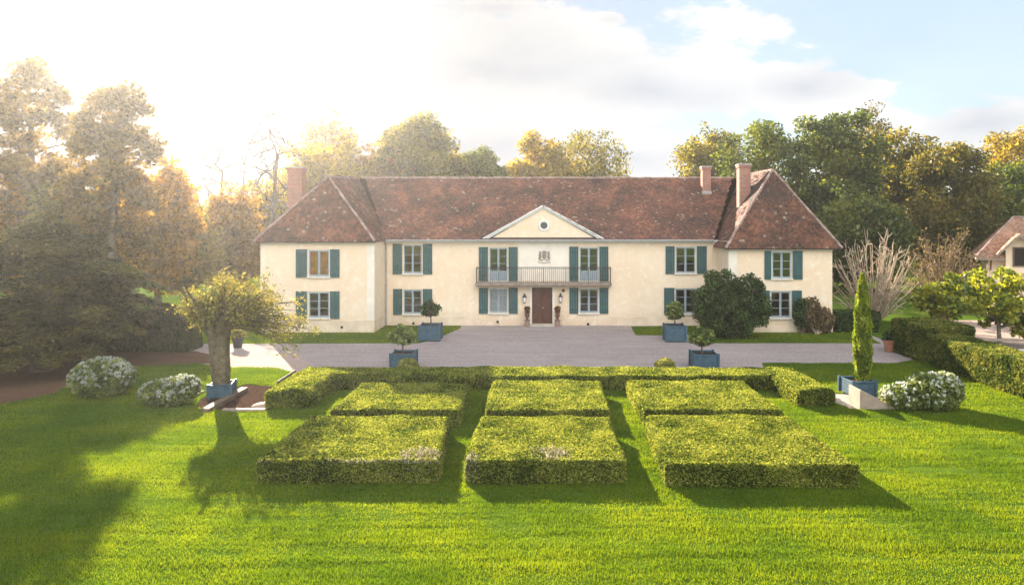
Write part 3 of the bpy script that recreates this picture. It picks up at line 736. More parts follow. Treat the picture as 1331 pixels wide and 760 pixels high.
# ------------------------------------------------------------------ roofs of single clay tiles
def tile_plane(acc, poly, ex=0.155, wd=0.17, rg=rng, cut=None):
    """fill a planar-ish 3D polygon (first edge = eave) with small lapped tiles; appends (N*8) verts"""
    A = [np.array(p, float) for p in poly]
    c = sum(A) / len(A)
    nrm = np.zeros(3)
    for i in range(1, len(A) - 1): nrm += np.cross(A[i] - A[0], A[i + 1] - A[0])
    nrm /= np.linalg.norm(nrm)
    if nrm[2] < 0: nrm = -nrm
    xdir = np.cross([0, 0, 1.0], nrm); xdir /= np.linalg.norm(xdir)
    sdir = np.cross(nrm, xdir); sdir /= np.linalg.norm(sdir)
    if sdir[2] < 0: sdir = -sdir
    uv = np.array([[(p - A[0]) @ xdir, (p - A[0]) @ sdir] for p in A])
    uv[:, 1] -= uv[:, 1].min(); A0 = min(A, key=lambda p: p[2]); uv[:, 0] = [(p - A0) @ xdir for p in A]
    u0, u1, v1 = uv[:, 0].min(), uv[:, 0].max(), uv[:, 1].max()
    rows = int(v1 / ex) + 1; colsn = int((u1 - u0) / wd) + 2
    ii, jj = np.meshgrid(np.arange(colsn), np.arange(rows))
    uc = u0 + (ii + 0.5 * (jj % 2)) * wd; vc = jj * ex + ex * 0.5
    uc = uc.ravel() + rg.normal(0, 0.008, uc.size); vc = vc.ravel() + rg.normal(0, 0.010, vc.size)
    def inside(px, py):
        r = np.zeros(len(px), bool); n = len(uv)
        for i in range(n):
            (xa, ya), (xb, yb) = uv[i], uv[(i + 1) % n]
            cond = ((ya > py) != (yb > py))
            with np.errstate(divide='ignore', invalid='ignore'):
                xi = (xb - xa) * (py - ya) / (yb - ya) + xa
            r ^= cond & (px < xi)
        return r
    k = inside(uc, vc)
    if cut is not None: k &= ~cut(A0 + uc[:, None] * xdir + vc[:, None] * sdir)
    uc, vc = uc[k], vc[k]; n = len(uc)
    L = ex * 1.55; hw = wd * 0.485
    roll = rg.normal(0, 0.010, n); lift = 0.030 + np.abs(rg.normal(0, 0.006, n)); yaw = rg.normal(0, 0.02, n)
    # slight sag of the old roof
    P0 = A0 + uc[:, None] * xdir + vc[:, None] * sdir
    sag = pnoise(P0, 0.5) * 0.035
    out = []
    vlow, vhigh = -ex * 0.5, -ex * 0.5 + L
    for (du, dv, h) in ((-hw, vlow, 0), (hw, vlow, 0), (hw, vhigh, 0), (-hw, vhigh, 0), (-hw, vlow, 1), (hw, vlow, 1), (hw, vhigh, 1), (-hw, vhigh, 1)):
        hh = (lift if dv == vlow else lift * 0.25) + du / hw * roll + sag
        hh = hh - (0.03 if h == 0 else 0)
        out.append(P0 + (du + dv * yaw)[:, None] * xdir + (dv - du * yaw)[:, None] * sdir + hh[:, None] * nrm)
    acc.append(np.stack(out, axis=1))

def build_tiles(name, planes, parent, mat, off=(0, 0, 0), ex=0.155, wd=0.17, cut=None):
    acc = []
    for p in planes: tile_plane(acc, [np.array(q_) - np.array(off) for q_ in p], ex, wd, cut=cut)
    T = np.concatenate(acc)                   # (n, 8, 3)
    n = len(T)
    faces = np.array([(4, 5, 6, 7), (0, 1, 5, 4), (1, 2, 6, 5), (3, 0, 4, 7)])
    me = bpy.data.meshes.new(name)
    me.vertices.add(n * 8); me.vertices.foreach_set('co', T.astype(np.float32).ravel())
    idx = (np.arange(n)[:, None, None] * 8 + faces[None]).reshape(-1)
    nf = n * 4
    me.loops.add(nf * 4); me.loops.foreach_set('vertex_index', idx.astype(np.int32))
    me.polygons.add(nf); me.polygons.foreach_set('loop_start', (np.arange(nf) * 4).astype(np.int32))
    me.materials.append(mat); me.materials.append(M['roof_under'])
    me.update(calc_edges=True)
    o = bpy.data.objects.new(name, me); COL.objects.link(o); o.parent = parent
    ub = MB()
    for p in planes:
        ub.add([np.array(q_) - np.array(off) for q_ in p], [tuple(range(len(p)))])
    return o, ub

RY, RZ = 52.0, 9.96
EO = 0.30                                       # eave overhang
zM = EAVE_M + 0.02
La = (-13.8, 44.7, 9.62); Lb = (-13.8, RY, 9.94)
Ra = (14.5, 44.6, 10.05); Rb = (14.5, RY, 10.12)
yW = Y_W - EO; yM = Y_M - EO
lx0, lx1 = XL0 - 0.28, XL1 + 0.12
rx0, rx1 = XR0 - 0.26, XR1 + 0.48
zL, zR = EAVE_L + 0.02, EAVE_R + 0.02
def off(z): return z
main_planes = [
    [(-10.3, yM, zM), (10.95, yM, zM), (13.9, RY, RZ), (-13.3, RY, RZ)],
    [(11.2, 58.8, zM), (-10.4, 58.8, zM), (-13.8, RY, RZ), (14.5, RY, RZ)],
]
left_planes = [
    [(lx0, yW, zL), (lx1, yW, zL), La],
    [(lx1, yW, zL), (lx1, yM + 0.25, zL), Lb], [(lx1, yW, zL), Lb, La],
    [(lx0, 58.8, zL), (lx0, yW, zL), La], [(lx0, 58.8, zL), La, Lb],
    [(lx1, 58.8, zL), (lx0, 58.8, zL), Lb],
]
right_planes = [
    [(rx0, yW, zR), (rx1, yW, zR), Ra],
    [(rx1, yW, zR), (rx1, 58.8, zR), Ra], [(rx1, 58.8, zR), Rb, Ra],
    [(rx0, yM + 0.6, zR), (rx0, yW, zR), Ra], [(rx0, yM + 0.6, zR), Ra, Rb],
    [(rx1, 58.8, zR), (rx0, 58.8, zR), Rb],
]
OFF = (HX, HY, 0)
def ridge_caps(mb, a, b_, r=0.085, step=0.36, rg=random):
    a, b_ = Vector(a) - Vector(OFF), Vector(b_) - Vector(OFF); L = (b_ - a).length; n = max(1, int(L / step)); d_ = (b_ - a) / n
    for i in range(n):
        p0 = a + d_ * i; p1 = a + d_ * (i + 1.12)
        j = Vector((rg.uniform(-.012, .012), rg.uniform(-.012, .012), rg.uniform(-.012, .018)))
        mb.tube([p0 + j, p1 + j], [r * rg.uniform(1.0, 1.12), r * 0.9], 8, mi=0)
for planes, ridges in ((main_planes, [((-13.6, RY, RZ + 0.03), (14.0, RY, RZ + 0.03))]),
                       (left_planes, [((lx0, yW, zL + 0.04), La), ((lx1, yW, zL + 0.04), La), (La, Lb)]),
                       (right_planes, [((rx0, yW, zR + 0.04), Ra), ((rx1, yW, zR + 0.04), Ra), (Ra, Rb)])):
    ro, ub = build_tiles('roof', planes, house, M['tile'], OFF, cut=(lambda Q: (np.abs(Q[:, 0] - pa) < 3.72) & (Q[:, 1] < 0.5)) if planes is main_planes else None)
    # eave board closes the gap under the tiles
    uo = ub.build('roof_deck', M['roof_under'], ro, fix=False)
    rc = MB()
    for a, b_ in ridges: ridge_caps(rc, a, b_)
    rc.build('ridge_tiles', M['ridge'], ro)
    if planes is not main_planes:
        so = MB()
        p0, p1 = planes[0][0], planes[0][1]
        so.box(p0[0] - HX, p1[0] - HX, p0[1] - HY + 0.02, p0[1] - HY + EO - 0.01, p0[2] - 0.05, p0[2] - 0.012)
        so.build('soffit', M['roof_under'], ro)
gt = MB(); gt.tube([(XL1 + 0.10, yM - HY - 0.06, EAVE_M - 0.02), (XR0 - 0.3, yM - HY - 0.06, EAVE_M - 0.02)], 0.055, 8); gt.build('gutter', M['zinc'], house)
# pediment roof: little gable running back into the main roof
acc = [[(pw0 - 0.02, yf + HY - 0.10, pz0 + 0.10), (pa, yf + HY - 0.10, pz1 + 0.03), (pa, 49.8, pz1 + 0.03), (pw0 - 0.02, 46.0, pz0 + 0.10)],
       [(pw1 + 0.02, yf + HY - 0.10, pz0 + 0.10), (pw1 + 0.02, 46.0, pz0 + 0.10), (pa, 49.8, pz1 + 0.03), (pa, yf + HY - 0.10, pz1 + 0.03)]]
# order so the first edge is the eave
acc = [[acc[0][3], acc[0][0], acc[0][1], acc[0][2]], [acc[1][0], acc[1][1], acc[1][2], acc[1][3]]]
ro, ub = build_tiles('roof', acc, peo, M['tile'], OFF, 0.15, 0.17); 
ub.build('roof_deck', M['roof_under'], peo, fix=False)

# chimneys
def chimney(x, y, wx, wy, z0, z1, cap=0.10, pots=False, collar=None):
    c = MB(); x -= HX; y -= HY
    c.box(x - wx / 2, x + wx / 2, y - wy / 2, y + wy / 2, z0, z1 - 0.25)
    c.box(x - wx / 2 - 0.05, x + wx / 2 + 0.05, y - wy / 2 - 0.05, y + wy / 2 + 0.05, z1 - 0.25, z1 - 0.10)
    o = c.build('chimney', M['brick'], house)
    k = MB(); k.box(x - wx / 2 - 0.08, x + wx / 2 + 0.08, y - wy / 2 - 0.08, y + wy / 2 + 0.08, z1 - 0.098, z1)
    k.build('chimney_cap', M['mortar'], o, bevel=0.02)
    if collar: 
        l = MB(); l.box(x - wx / 2 - 0.04, x + wx / 2 + 0.04, y - wy / 2 - 0.06, y - wy / 2 - 0.002, collar, collar + 0.22); l.build('flashing', M['zinc'], o)
chimney(11.55, 50.2, 0.60, 0.60, 8.2, 10.72, collar=8.72)
chimney(13.15, 46.3, 0.74, 0.66, 6.5, 10.55)
chimney(-16.85, 47.6, 0.95, 0.8, 4.0, 10.45)

# ------------------------------------------------------------------ plants
def in_poly(px, py, poly):
    r = np.zeros(len(px), bool); n = len(poly)
    for i in range(n):
        (xa, ya), (xb, yb) = poly[i], poly[(i + 1) % n]
        cond = ((ya > py) != (yb > py))
        with np.errstate(divide='ignore', invalid='ignore'):
            xi = (xb - xa) * (py - ya) / (yb - ya) + xa
        r ^= cond & (px < xi)
    return r

def hedge_boxes(name, boxes, mats, dens, size, seed, label, cat, group=None, dry=None, corner=0.13, kind=None, wob=0.06):
    """clipped hedge made of touching corner-based boxes ((xy quad), h): a dark twiggy core and a skin of leaves"""
    rg = np.random.default_rng(seed)
    core = MB(); LP = []; LN = []
    polys = [b_[0] for b_ in boxes]
    cx = np.mean([p for q_ in polys for p in q_], axis=0)
    for bi, (poly, h) in enumerate(boxes):
        poly = [np.array(p, float) - cx for p in poly]
        cen = np.mean(poly, axis=0)
        ins = []
        for i in range(4):
            e0 = poly[i] - poly[i - 1]; e1 = poly[(i + 1) % 4] - poly[i]
            n0 = np.array([-e0[1], e0[0]]) / np.linalg.norm(e0); n1 = np.array([-e1[1], e1[0]]) / np.linalg.norm(e1)
            if n0 @ (cen - poly[i]) < 0: n0 = -n0
            if n1 @ (cen - poly[i]) < 0: n1 = -n1
            ins.append(poly[i] + np.linalg.solve(np.array([n0, n1]), np.array([0.11, 0.11])))
        core.slab([tuple(p) for p in ins], 0.0, h - 0.09, 1)
        others = [[tuple(np.array(p) - cx) for p in q_] for j, q_ in enumerate(polys) if j != bi and boxes[j][1] >= h - 0.02]
        def keep(Q):
            k = np.ones(len(Q), bool)
            for o_ in others: k &= ~in_poly(Q[:, 0], Q[:, 1], o_)
            return k
        # top
        A = 0.5 * abs(sum(poly[i][0] * poly[(i + 1) % 4][1] - poly[(i + 1) % 4][0] * poly[i][1] for i in range(4)))
        n = int(A * dens); s, t = rg.random(n), rg.random(n)
        Q = ((1 - s) * (1 - t))[:, None] * poly[0] + (s * (1 - t))[:, None] * poly[1] + (s * t)[:, None] * poly[2] + ((1 - s) * t)[:, None] * poly[3]
        T = np.column_stack([Q, np.full(n, h)])
        edge = np.minimum(np.minimum(s, 1 - s) * np.linalg.norm(poly[1] - poly[0]), np.minimum(t, 1 - t) * np.linalg.norm(poly[3] - poly[0]))
        T[:, 2] += pnoise(T + bi, 1.6) * wob + pnoise(T, 6.0) * 0.012 + -np.abs(rg.normal(0, 0.02, n)) + 0.012 + pnoise(T + 9, 3.2) * 0.014 - np.where(edge < corner, (corner - edge) ** 2 / corner * 0.8, 0)
        k = keep(T); LP.append(T[k]); LN.append(np.tile([0, 0, 1.0], (k.sum(), 1)))
        for i in range(4):
            a, b_ = poly[i], poly[(i + 1) % 4]; L = np.linalg.norm(b_ - a)
            nn = np.array([(b_ - a)[1], -(b_ - a)[0]]) / L
            if nn @ (cen - a) > 0: nn = -nn
            n = int(L * h * dens * 1.25); s, z = rg.random(n), rg.random(n) ** 0.9
            S3 = np.column_stack([a + s[:, None] * (b_ - a), z * h])
            d_ = pnoise(S3 + 3.3, 1.7) * wob - np.abs(rg.normal(0, 0.055, n)) + 0.03
            up_ = h - S3[:, 2]
            d_ -= np.where(up_ < corner, (corner - up_) ** 2 / corner * 0.8, 0)
            d_ -= np.where(S3[:, 2] < 0.1, (0.1 - S3[:, 2]) * 0.5, 0)
            S3[:, :2] += nn * d_[:, None]
            k = keep(S3 + np.array([*(nn * 0.05), 0])); LP.append(S3[k]); LN.append(np.tile([*(nn * 0.35), 0.9], (k.sum(), 1)))
    Pt = np.concatenate(LP); Nn = np.concatenate(LN)
    mi = np.zeros(len(Pt), int)
    V = leaf_quads(Pt, size, rg, Nn, np.where(Nn[:, 2:3] > 0.99, 0.15, 0.45), 1.5)
    if dry is not None:
        prob = dry(Pt + np.array([*cx, 0]))
        sel = rg.random(len(Pt)) < prob
        mi[sel] = 2
        Q = Pt[sel] + Nn[sel] * 0.02
        V4 = V.reshape(-1, 4, 3)
        up_ = unit(Nn[sel] * 0.6 + np.array([0, 0, 0.7]) + rg.normal(0, 0.25, (sel.sum(), 3)))
        sd = unit(np.cross(up_, rg.normal(size=up_.shape)))
        ln = rg.uniform(0.03, 0.09, (sel.sum(), 1))
        V4[sel] = np.stack([Q, Q + up_ * ln * 0.6 + sd * 0.014, Q + up_ * ln, Q + up_ * ln * 0.6 - sd * 0.014], axis=1)
        V = V4.reshape(-1, 3)
    o = np_mesh(name, V, 4, mats, mi, extra=core)
    o.location = (cx[0], cx[1], 0)
    tag(o, label, cat, group, kind)
    return o
def rect(x0, x1, y0, y1): return [(x0, y0), (x1, y0), (x1, y1), (x0, y1)]

HM = [M['hedge'], M['hedge_core'], M['hedge_dry']]
BG = 'clipped box hedge blocks on the lawn'
def dry_left(Pw):
    n_ = pnoise(Pw, 1.4)
    a = 1.0 * np.clip(1.1 - (Pw[:, 0] + 7.35) / 0.65, 0, 1) * np.clip((Pw[:, 2] - 0.2) / 0.25, 0, 1) * np.clip(0.45 + pnoise(Pw, 1.1) * 1.2, 0, 1)
    b_ = np.clip(1 - np.abs(Pw[:, 1] - 21.7) / 0.35, 0, 1) * (Pw[:, 0] < -3.6) * 0.22 * (pnoise(Pw, 0.9) > 0)
    c = np.clip(1 - np.hypot(Pw[:, 0] + 3.2, Pw[:, 1] - 18.3) / 0.7, 0, 1) * 0.35
    d_ = np.clip(1 - np.abs(Pw[:, 1] - 17.8) / 0.12, 0, 1) * (Pw[:, 2] > 0.5) * 0.35
    return np.clip((a + b_ + c + d_) * np.clip(0.75 + n_ * 0.9, 0, 1), 0, 0.85)
def dry_mid(Pw):
    a = np.clip(1 - np.hypot((Pw[:, 0] - 0.15) / 1.3, Pw[:, 1] - 18.3) / 0.55, 0, 1)
    b_ = np.clip(1 - np.hypot(Pw[:, 0] + 2.0, (Pw[:, 1] - 17.9) / 1.5) / 0.4, 0, 1)
    return 0.6 * np.clip((a * 0.5 + b_ * 0.5) * (0.6 + pnoise(Pw, 2.5) * 0.7), 0, 0.6)
HH = 0.63
blocks = [
    ([(-7.32, 17.80), (-2.74, 17.80), (-2.95, 21.80), (-7.30, 21.80)], 'front left hedge block with pale dried tufts along its left edge', dry_left),
    ([(-2.0, 17.78), (2.08, 17.78), (2.0, 21.75), (-1.98, 21.75)], 'front hedge block in line with the door, dry patch at its near edge', dry_mid),
    ([(3.02, 17.55), (7.83, 17.45), (7.60, 21.9), (3.18, 21.9)], 'front right hedge block with evenly green clipped top', None),
    ([(-6.95, 22.7), (-2.78, 22.7), (-2.88, 26.4), (-6.9, 26.4)], 'back left hedge block nearest the fluted pollard tree', None),
    ([(-1.9, 22.7), (2.1, 22.7), (2.15, 26.8), (-1.97, 26.8)], 'back middle hedge block between two others, facing the door', None),
    ([(3.22, 22.75), (7.72, 22.75), (7.62, 26.8), (3.15, 26.8)], 'hedge block directly behind the evenly green front right one', None),
]
for i, (poly, lab, dr) in enumerate(blocks):
    near = i < 3
    hedge_boxes('box_hedge_block', [(poly, HH - (0.0 if near else 0.02))], HM, 3300 if near else 2300, 0.036 if near else 0.041, 20 + i, lab, 'hedge', BG, dr)
hedge_boxes('box_hedge_border', [(rect(-10.0, 10.4, 27.75, 29.45), 0.60), ([(-9.95, 25.0), (-8.35, 25.0), (-8.45, 28.0), (-10.0, 28.0)], 0.66), ([(9.15, 25.2), (10.4, 25.2), (10.4, 28.0), (8.95, 28.0)], 0.64)],
            HM, 1700, 0.048, 40, 'long low clipped hedge with two short arms, in front of the gravel court', 'hedge', wob=0.055)
HR = [M['hedge_right'], M['hedge_core']]
hedge_boxes('garden_hedge', [([(18.0, 20.0), (19.6, 20.0), (19.6, 33.6), (18.0, 33.6)], 1.40), ([(18.0, 33.2), (20.4, 33.2), (20.4, 36.3), (18.0, 36.3)], 1.74)],
            HR, 620, 0.085, 41, 'tall stepped clipped hedge at the right edge of the lawn', 'hedge', wob=0.05)
hedge_boxes('yew_hedge', [(rect(-23.4, -18.4, 36.0, 37.6), 2.0)], [M['yew'], M['hedge_core']], 700, 0.075, 42, 'dark square clipped yew hedge beneath the cedar boughs', 'hedge', wob=0.06)
hedge_boxes('dark_hedge', [(rect(17.75, 20.4, 42.6, 44.0), 1.25)], [M['laurel'], M['hedge_core']], 500, 0.085, 43, 'low dark hedge beside the right corner of the house', 'hedge', wob=0.1)

# ---- trees
def skeleton(rg, base_r, trunk_top, lean, tips, n_limb, wood, sides=7, start=0.35, twig_r=0.02, bend=0.25, trunk_r_top=0.45):
    """trunk plus branches that reach every tip; returns nothing, fills wood"""
    top = np.array([lean[0], lean[1], trunk_top])
    tn = 7
    nodes = []; rad = []
    pts = []; rr = []
    for i in range(tn):
        f = i / (tn - 1)
        p = top * f + np.array([math.sin(f * 5 + base_r * 9) * base_r * 0.5, math.cos(f * 4) * base_r * 0.4, 0]) * (f > 0)
        r_ = base_r * (1 - (1 - trunk_r_top) * f) * (1.35 if i == 0 else 1)
        pts.append(p); rr.append(r_)
        if f >= start: nodes.append(p); rad.append(r_)
    wood.tube(pts, rr, sides)
    order = np.argsort([-(np.linalg.norm(t - top)) for t in tips])
    order = list(order[:n_limb]) + list(rg.permutation(order[n_limb:]))
    for q_, ti in enumerate(order):
        t = tips[ti]
        N_ = np.array(nodes)
        dd = np.linalg.norm(N_ - t, axis=1) + np.maximum(0, N_[:, 2] - t[2] + 0.2) * 1.5
        if q_ < n_limb:
            dd = np.linalg.norm(N_[:max(2, tn - int(start * tn))] - t, axis=1) if len(N_) >= tn else dd
        j = int(np.argmin(dd)); a = np.array(nodes[j]); r0 = rad[j] * (0.62 if q_ < n_limb else 0.6)
        r0 = max(r0, twig_r)
        L = np.linalg.norm(t - a)
        mid = (a + t) / 2 + np.array([0, 0, 1]) * L * bend * rg.uniform(0.1, 0.8) * (1 if t[2] >= a[2] else 0.6) + rg.normal(0, 0.06, 3) * L
        seg = []
        ns = 5 if q_ < n_limb else 4
        for i in range(ns):
            f = i / (ns - 1)
            seg.append((1 - f) ** 2 * a + 2 * f * (1 - f) * mid + f * f * t)
        rs = [r0 * (1 - f) + twig_r * 0.6 * f for f in np.linspace(0, 1, ns)]
        wood.tube(seg, rs, 6 if q_ < n_limb else 4, cap=False)
        for i in range(1, ns): nodes.append(seg[i]); rad.append(rs[i])

def sample_tips(rg, env, n):
    vol = np.array([e[3] * e[4] * e[5] for e in env]); vol = vol / vol.sum()
    out = []
    for e, c in zip(env, rg.multinomial(n, vol)):
        d_ = unit(rg.normal(size=(c, 3))); r_ = rg.uniform(0.15, 1, c) ** (1 / 2.4)
        out.append(np.array(e[:3]) + d_ * r_[:, None] * np.array(e[3:6]))
    return np.concatenate(out)

def tree(name, label, cat, loc, base_r, trunk_top, env, ntips, per, clump, size, mat, seed, group=None, bark='bark', lean=(0, 0), n_limb=7, start=0.35, flat=0.75, twig_r=0.025, droop=0.0, bend=0.25, mats=None, wsides=7, bare_frac=0.0, stretch=1.6):
    rg = np.random.default_rng(seed)
    t = thing(name, label, cat, (loc[0], loc[1], 0), 0, group)
    tips = sample_tips(rg, env, ntips)
    wood = MB()
    skeleton(rg, base_r, trunk_top, lean, tips, n_limb, wood, wsides, start, twig_r, bend)
    wood.build('trunk', M[bark], t, smooth=True, fix=False)
    if per:
        use = tips[rg.random(len(tips)) >= bare_frac]
        cs = clump * rg.uniform(0.6, 1.35, len(use))
        cnt = np.maximum(3, (per * (cs / clump) ** 2 * rg.uniform(0.6, 1.3, len(use)))).astype(int)
        ids = np.repeat(np.arange(len(use)), cnt)
        d_ = unit(rg.normal(size=(len(ids), 3))) * (rg.uniform(0.1, 1, len(ids)) ** 0.6)[:, None]
        d_[:, 2] *= flat
        Q = use[ids] + d_ * cs[ids][:, None]
        if droop: Q[:, 2] -= droop * (np.hypot(d_[:, 0], d_[:, 1]) ** 2) * cs[ids]
        V = leaf_quads(Q, size, rg, np.array([0, 0, 1.0]), 0.25, stretch)
        np_mesh('crown', V, 4, [M[mat]], parent=t)
    return t

def at(u, Y): return (u - U0) / F * Y
def zat(v, Y): return CAM_H - (v - V0) / F * Y
def bg_tree(name, label, u, vtop, vbot, du, Y, mat, seed, ntips=150, per=70, clump=1.2, size=0.30, group='trees behind the house', shape='round', bark='bark', depth=None, bare=0.0, extra=()):
    """tree whose crown spans the given outline at distance Y"""
    X = at(u, Y); zt, zb = zat(vtop, Y), max(1.0, zat(vbot, Y)); rx = du / F * Y
    hz = (zt - zb) / 2; zc = (zt + zb) / 2
    dp_ = depth or rx * 0.85
    if shape == 'round': env = [(0, 0, zc, rx * 0.95, dp_, hz * 0.93), (rx * 0.35, 0, zc - hz * 0.25, rx * 0.65, dp_ * 0.7, hz * 0.55), (-rx * 0.35, 0, zc - hz * 0.3, rx * 0.65, dp_ * 0.7, hz * 0.55), (0, 0, zb + hz * 0.4, rx * 0.8, dp_ * 0.8, hz * 0.4)]
    elif shape == 'tall': env = [(0, 0, zc, rx * 0.85, dp_, hz * 0.95), (0.25 * rx, 0, zc + hz * 0.3, rx * 0.5, dp_ * 0.6, hz * 0.6), (-0.3 * rx, 0, zc - 0.1 * hz, rx * 0.6, dp_ * 0.6, hz * 0.6)]
    else: env = [(0, 0, zc, rx, dp_, hz)]
    env = env + [(at(eu, Y) - X, 0, zat(ev_, Y), er / F * Y, er / F * Y * 0.9, er2 / F * Y) for (eu, ev_, er, er2) in extra]
    return tree(name, label, 'tree', (X, Y), 0.018 * zt + 0.06, zb + (zt - zb) * 0.62, env, ntips, int(per * (1.75 if group == 'trees behind the house' else 1.0)), clump, size, mat, seed, group, bark, n_limb=9, bare_frac=bare, twig_r=0.035)

# behind and right of the house
T = 'trees behind the house'
bg_tree('autumn_tree', 'golden tree behind the left roof hip, thin bare twigs on top', 428, 165, 300, 62, 84, 'gold', 101, 170, 80, 1.5, 0.25, T, bark='bark_grey')
bg_tree('autumn_tree', 'thin tall tree with sparse tan leaves above the golden tree by the left roof', 432, 139, 235, 46, 96, 'pine', 102, 120, 14, 1.2, 0.21, T, 'tall', bark='bark_grey')
bg_tree('autumn_tree', 'yellow green pointed tree over the left part of the long roof', 540, 149, 280, 56, 88, 'green_gold', 103, 190, 90, 1.5, 0.25, T, 'tall')
bg_tree('autumn_tree', 'low russet tree between the golden and the yellow green tree', 490, 186, 290, 42, 86, 'russet', 104, 120, 70, 1.4, 0.25, T)
bg_tree('autumn_tree', 'small rounded dark green tree just above the roof ridge', 626, 192, 280, 34, 92, 'green', 105, 120, 80, 1.3, 0.25, T)
bg_tree('autumn_tree', 'narrow green gold tree beside the small rounded dark one', 596, 194, 280, 24, 90, 'green_gold', 106, 80, 70, 1.2, 0.25, T)
bg_tree('autumn_tree', 'broad amber yellow tree above the pediment, left half of a pair', 704, 168, 290, 42, 92, 'gold', 107, 150, 80, 1.4, 0.25, T)
bg_tree('autumn_tree', 'airy olive tree with fine twigs, right half of the pair above the pediment', 762, 160, 290, 56, 95, 'green_gold', 108, 190, 42, 1.4, 0.22, T)
bg_tree('autumn_tree', 'airy yellowing tree behind the twin chimneys', 922, 156, 290, 48, 90, 'green_gold', 109, 170, 45, 1.5, 0.22, T, 'tall')
bg_tree('broadleaf_tree', 'largest dense dark green tree behind the right wing', 1040, 148, 395, 92, 74, 'green', 110, 330, 130, 1.5, 0.23, T, depth=6.5, extra=((985, 200, 45, 40), (1100, 190, 45, 45)))
bg_tree('broadleaf_tree', 'tall sparse tree with thin top rising behind the dense green tree', 1125, 128, 330, 42, 84, 'olive', 111, 150, 30, 1.3, 0.22, T, 'tall')
bg_tree('broadleaf_tree', 'green gold leafy tree right of the dense green one', 1165, 165, 400, 58, 78, 'green_gold', 112, 240, 90, 1.5, 0.23, T)
bg_tree('broadleaf_tree', 'reddish olive tree above the bare brown shrub', 1235, 178, 400, 56, 70, 'olive', 113, 240, 100, 1.4, 0.22, T)
bg_tree('broadleaf_tree', 'dark green tree directly behind the cottage roof', 1310, 205, 400, 60, 76, 'green', 114, 260, 100, 1.5, 0.23, T)
bg_tree('broadleaf_tree', 'yellowing tree at the right edge high above the cottage', 1322, 160, 300, 46, 88, 'gold', 115, 150, 60, 1.5, 0.23, T)
bg_tree('broadleaf_tree', 'low green tree filling in under the tall sparse one', 1120, 250, 430, 55, 66, 'green', 116, 200, 110, 1.4, 0.23, T)
# left side
TL = 'trees along the left side'
bg_tree('autumn_tree', 'tallest hazy tan tree at the far left with an open crown', 40, 62, 330, 74, 56, 'pine', 121, 130, 150, 0.95, 0.21, TL, 'tall', bare=0.3)
bg_tree('autumn_tree', 'tall hazy tree with leaning limb, second from the left edge', 148, 106, 330, 62, 50, 'pine', 122, 120, 150, 0.9, 0.20, TL, 'tall', bare=0.3)
bg_tree('autumn_tree', 'amber tree between the hazy tall tree and the golden pair', 205, 196, 380, 50, 52, 'amber', 123, 150, 130, 0.95, 0.19, TL)
bg_tree('autumn_tree', 'round orange gold tree nearest the left gable', 300, 238, 400, 52, 62, 'amber', 124, 170, 140, 0.95, 0.18, TL)
bg_tree('autumn_tree', 'round gold tree left of the orange one', 242, 244, 400, 44, 58, 'gold', 125, 160, 140, 0.9, 0.18, TL)
bg_tree('autumn_tree', 'dim amber tree low at the far left edge behind the cedar', 20, 200, 380, 60, 58, 'amber', 126, 200, 70, 1.2, 0.24, TL)
bg_tree('autumn_tree', 'dusky olive tree behind the middle of the cedar', 110, 215, 400, 60, 54, 'olive', 127, 220, 80, 1.2, 0.24, TL)
bg_tree('autumn_tree', 'yellow leaved tree half hidden beside the left chimney', 346, 236, 330, 28, 74, 'gold', 128, 110, 70, 1.2, 0.28, TL)
# a far wood closes the gaps
def far_wood():
    rg = np.random.default_rng(5); Q = []; 
    for i in range(230):
        x = rg.uniform(-170, 170); y = rg.uniform(105, 117); h = rg.uniform(6, 9); r_ = rg.uniform(4, 6.5)
        c = np.array([x, y, h * 0.55])
        n = 420
        d_ = unit(rg.normal(size=(n, 3))) * (rg.uniform(0.4, 1, n) ** 0.5)[:, None] * np.array([r_, r_ * 0.8, h * 0.5])
        d_ += pnoise(d_ + i, 0.8)[:, None] * unit(d_) * 0.8
        Q.append(c + d_)
    Q = np.concatenate(Q)
    o = np_mesh('distant_wood', leaf_quads(Q, 0.8, rg, np.array([0, 0, 1.0]), 0.2, 1.4), 4, [M['olive']])
    tag(o, 'distant mixed wood closing the view far behind the house', 'wood', kind='stuff')
far_wood()

# bare trees, built of branches only
def bare_tree(name, label, X, Y, height, spread, seed, mat='bark_grey', ntips=90, group='leafless trees beyond the left gable', r0=None, fine=2):
    rg = np.random.default_rng(seed)
    t = thing(name, label, 'tree', (X, Y, 0), 0, group)
    wood = MB()
    env = [(0, 0, height * 0.72, spread, spread * 0.8, height * 0.30), (0, 0, height * 0.55, spread * 0.7, spread * 0.6, height * 0.2)]
    tips = sample_tips(rg, env, ntips)
    skeleton(rg, r0 or height * 0.013, height * 0.78, (spread * 0.12, 0), tips, 8, wood, 7, 0.35, 0.05, 0.3)
    for p in tips:
        for k in range(fine):
            d_ = unit(rg.normal(size=(1, 3)) * np.array([1, 1, 0.6]) + np.array([[0, 0, 0.7]]))[0]
            L = rg.uniform(0.5, 1.2)
            wood.tube([p, p + d_ * L * 0.5 + rg.normal(0, 0.05, 3), p + d_ * L], [0.032, 0.025, 0.014], 3, cap=False)
    wood.build('trunk', M[mat], t, smooth=True, fix=False)
bare_tree('bare_tree', 'tall leafless tree beside the left brick chimney', at(354, 62), 62, zat(150, 62), 2.7, 131, ntips=130, r0=0.26)
bare_tree('bare_tree', 'thin leafless tree with curved twin stems above the gold trees', at(286, 70), 70, zat(180, 70), 2.2, 132, ntips=50, r0=0.17)
bare_tree('bare_tree', 'single slim leafless stem left of the tall bare tree', at(316, 70), 70, zat(188, 70), 0.8, 133, ntips=22, r0=0.13)

